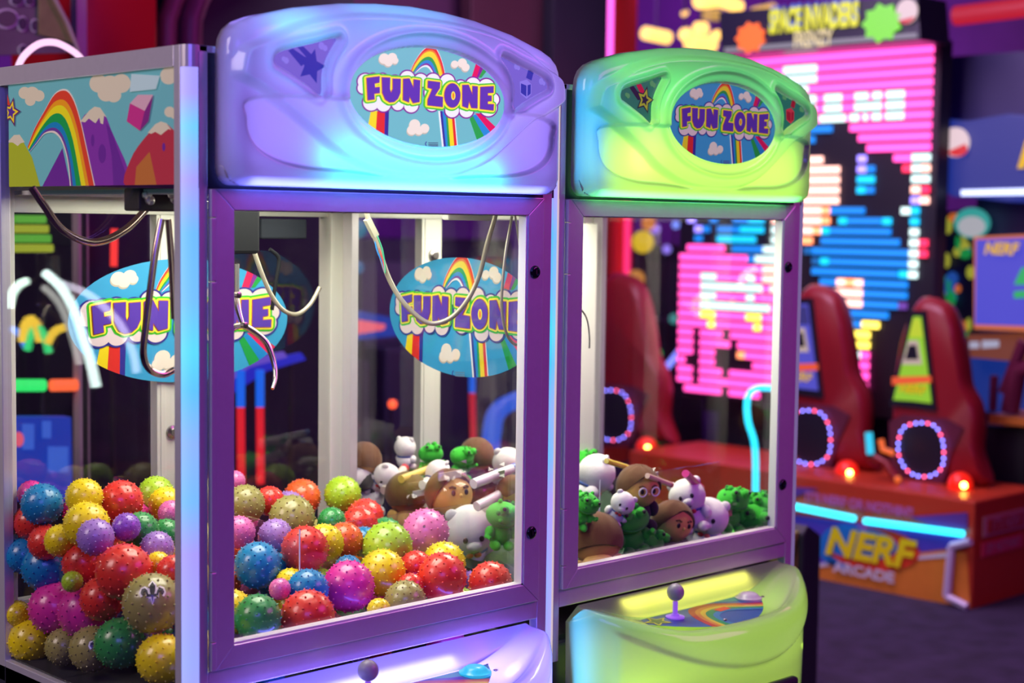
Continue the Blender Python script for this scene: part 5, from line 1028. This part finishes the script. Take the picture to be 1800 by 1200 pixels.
g = G(); g.prism(qY(3.2, [(600, 540), (700, 560), (700, 590), (600, 600)]), (0, .03, 0), glow('lb_blue', (.01, .06, .5), .8)); g.build('board_frame', t)
for k in range(6):
    g = G(); g.prism(qY(3.17, [(606+k*12, 558+k*2), (617+k*12, 559+k*2), (617+k*12, 588-k*2), (606+k*12, 592-k*2)]), (0, .01, 0), glow('lb_pink', (1, .16, .22), 1.0)); g.build('pink_block', t)
g = G(); stand(g, at(640, 598, 1, 3.2)); g.build('stand', t)
finish(t)
t = root_at('lantern_stack', 'green and yellow tiered lantern seen through the side window', 'lamp', tuple(at(48, 470, 1, 2.4)))
for k in range(4): g = G(); c = at(48, 385+k*17, 1, 2.4); g.box((c[0]-.05-.008*k, 2.37, c[2]-.012), (c[0]+.05+.008*k, 2.43, c[2]+.012), glow('tier_%d' % (k % 2), ((.15, .6, .05), (.5, .6, .03))[k % 2], .7)); g.build('tier', t, bev=.004)
finish(t)
# dark machines standing behind, mid distance
for i, (x0, x1, y0_, Y, c, lab) in enumerate(((60, 330, 440, 3.6, (.05, .03, .09), 'dark plum cabinet behind the side window'), (330, 600, 400, 3.9, (.03, .035, .06), 'charcoal cabinet behind the middle of the violet machine'), (620, 900, 420, 4.4, (.02, .02, .06), 'navy cabinet behind the second oval sticker'), (1125, 1200, 430, 5.2, (.06, .025, .05), 'brown-black cabinet left of the pink rows'))):
    a, b = at(x0, y0_, 1, Y), at(x1, y0_, 1, Y); t = root_at('arcade_cabinet', lab, 'arcade machine', ((a[0]+b[0])/2, Y, 0))
    g = G(); g.box((a[0], Y, 0), (b[0], Y+.7, a[2]), mat('bc_%d' % i, c, .5, noise=.3, nscale=5)); g.build('cabinet_body', t, bev=.01)
    g = G(); g.box((a[0]+.04, Y-.02, a[2]-.55), (b[0]-.04, Y, a[2]-.12), mat('bcs_%d' % i, tuple(min(1, q*1.8) for q in c), .3)); g.build('front_panel', t)
    g = G(); g.box((a[0]+.02, Y-.25, 0), (b[0]-.02, Y, .95), mat('bc_%d' % i)); g.build('console', t, bev=.02); finish(t)
# dark bin with green light painted on its side as olive colour, right of the green machine
p = at(1420, 930, 1, 1.0)
t = root_at('game_console', 'black console with green light painted on its panels between green machine and NERF base', 'arcade machine', (p[0], 1.0, 0))
pa, pb, pc = at(1412, 925, 1, 1.0), at(1444, 930, 1, 1.0), at(1380, 915, 1, 1.0)
g = G(); g.prism([(pa[0], 1.0, pa[2]-.03), (pa[0]+.03, 1.0, pa[2]), (pb[0], 1.0, pb[2]-.02), (pb[0], 1.0, 0), (pa[0], 1.0, 0)], (0, .5, 0), mat('console_black', (.018, .022, .03), .45)); g.build('console_body', t, bev=.006)
g = G(); ol = mat('green_lit_panel', (.22, .24, .04), .5); zz = pa[2]  # olive colour stands for green light falling on the dark side
g.prism([(pc[0], 1.02, zz-.04), (pa[0]+.01, 1.02, zz-.02), (pa[0]-.02, 1.02, zz-.14), (pc[0], 1.02, zz-.14)], (0, .3, 0), ol); g.prism([(pc[0], 1.02, .05), (pa[0], 1.02, .05), (pa[0], 1.02, .55), (pc[0], 1.02, .30)], (0, .3, 0), ol); g.build('green_lit_panel', t)
g = G(); g.box((pc[0], 1.06, 0), (pa[0], 1.4, zz-.10), mat('console_black')); g.build('console_wing', t); finish(t)
# unseen arches added left of the hall, standing in for reflected lit machines
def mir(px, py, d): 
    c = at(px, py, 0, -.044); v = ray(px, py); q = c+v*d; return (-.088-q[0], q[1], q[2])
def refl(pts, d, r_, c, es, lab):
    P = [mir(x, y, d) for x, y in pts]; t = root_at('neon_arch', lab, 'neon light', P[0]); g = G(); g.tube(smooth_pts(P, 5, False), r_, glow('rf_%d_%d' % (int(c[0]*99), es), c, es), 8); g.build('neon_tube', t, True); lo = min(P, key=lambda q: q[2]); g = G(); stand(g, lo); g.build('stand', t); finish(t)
refl([(14, 540), (20, 515), (32, 500), (44, 494)], 1.6, .012, (.75, 1, .85), 9, 'short white arch added to be mirrored at the left edge of the side window')
refl([(78, 480), (105, 505), (128, 545), (146, 600), (158, 640), (167, 680)], 1.6, .013, (.8, 1, .95), 9, 'bright white arch added to be mirrored across the side window')
refl([(105, 498), (150, 515), (190, 548), (215, 580), (232, 620), (238, 655)], 1.9, .011, (.85, .8, 1), 4, 'faint white arch added to be mirrored on the oval sticker')
refl([(75, 505), (100, 530), (120, 575), (138, 640)], 1.9, .010, (.8, .8, .75), 3, 'faint arch added to be mirrored left of the bright one')
refl([(38, 600), (42, 575), (52, 562), (64, 575), (70, 600)], 2.2, .016, (1, .65, .05), 6, 'yellow arch of the unseen rainbow light added to be mirrored')
refl([(46, 615), (54, 585), (64, 575), (76, 590), (84, 620)], 2.2, .012, (.05, .9, .25), 5, 'green arch of the unseen rainbow light added to be mirrored')
refl([(82, 602), (95, 582), (120, 572)], 2.2, .013, (1, .12, .05), 6, 'red arm of the unseen rainbow light added to be mirrored')
refl([(20, 578), (30, 585), (44, 610)], 2.2, .010, (.1, .3, 1), 6, 'blue arm of the unseen rainbow light added to be mirrored')
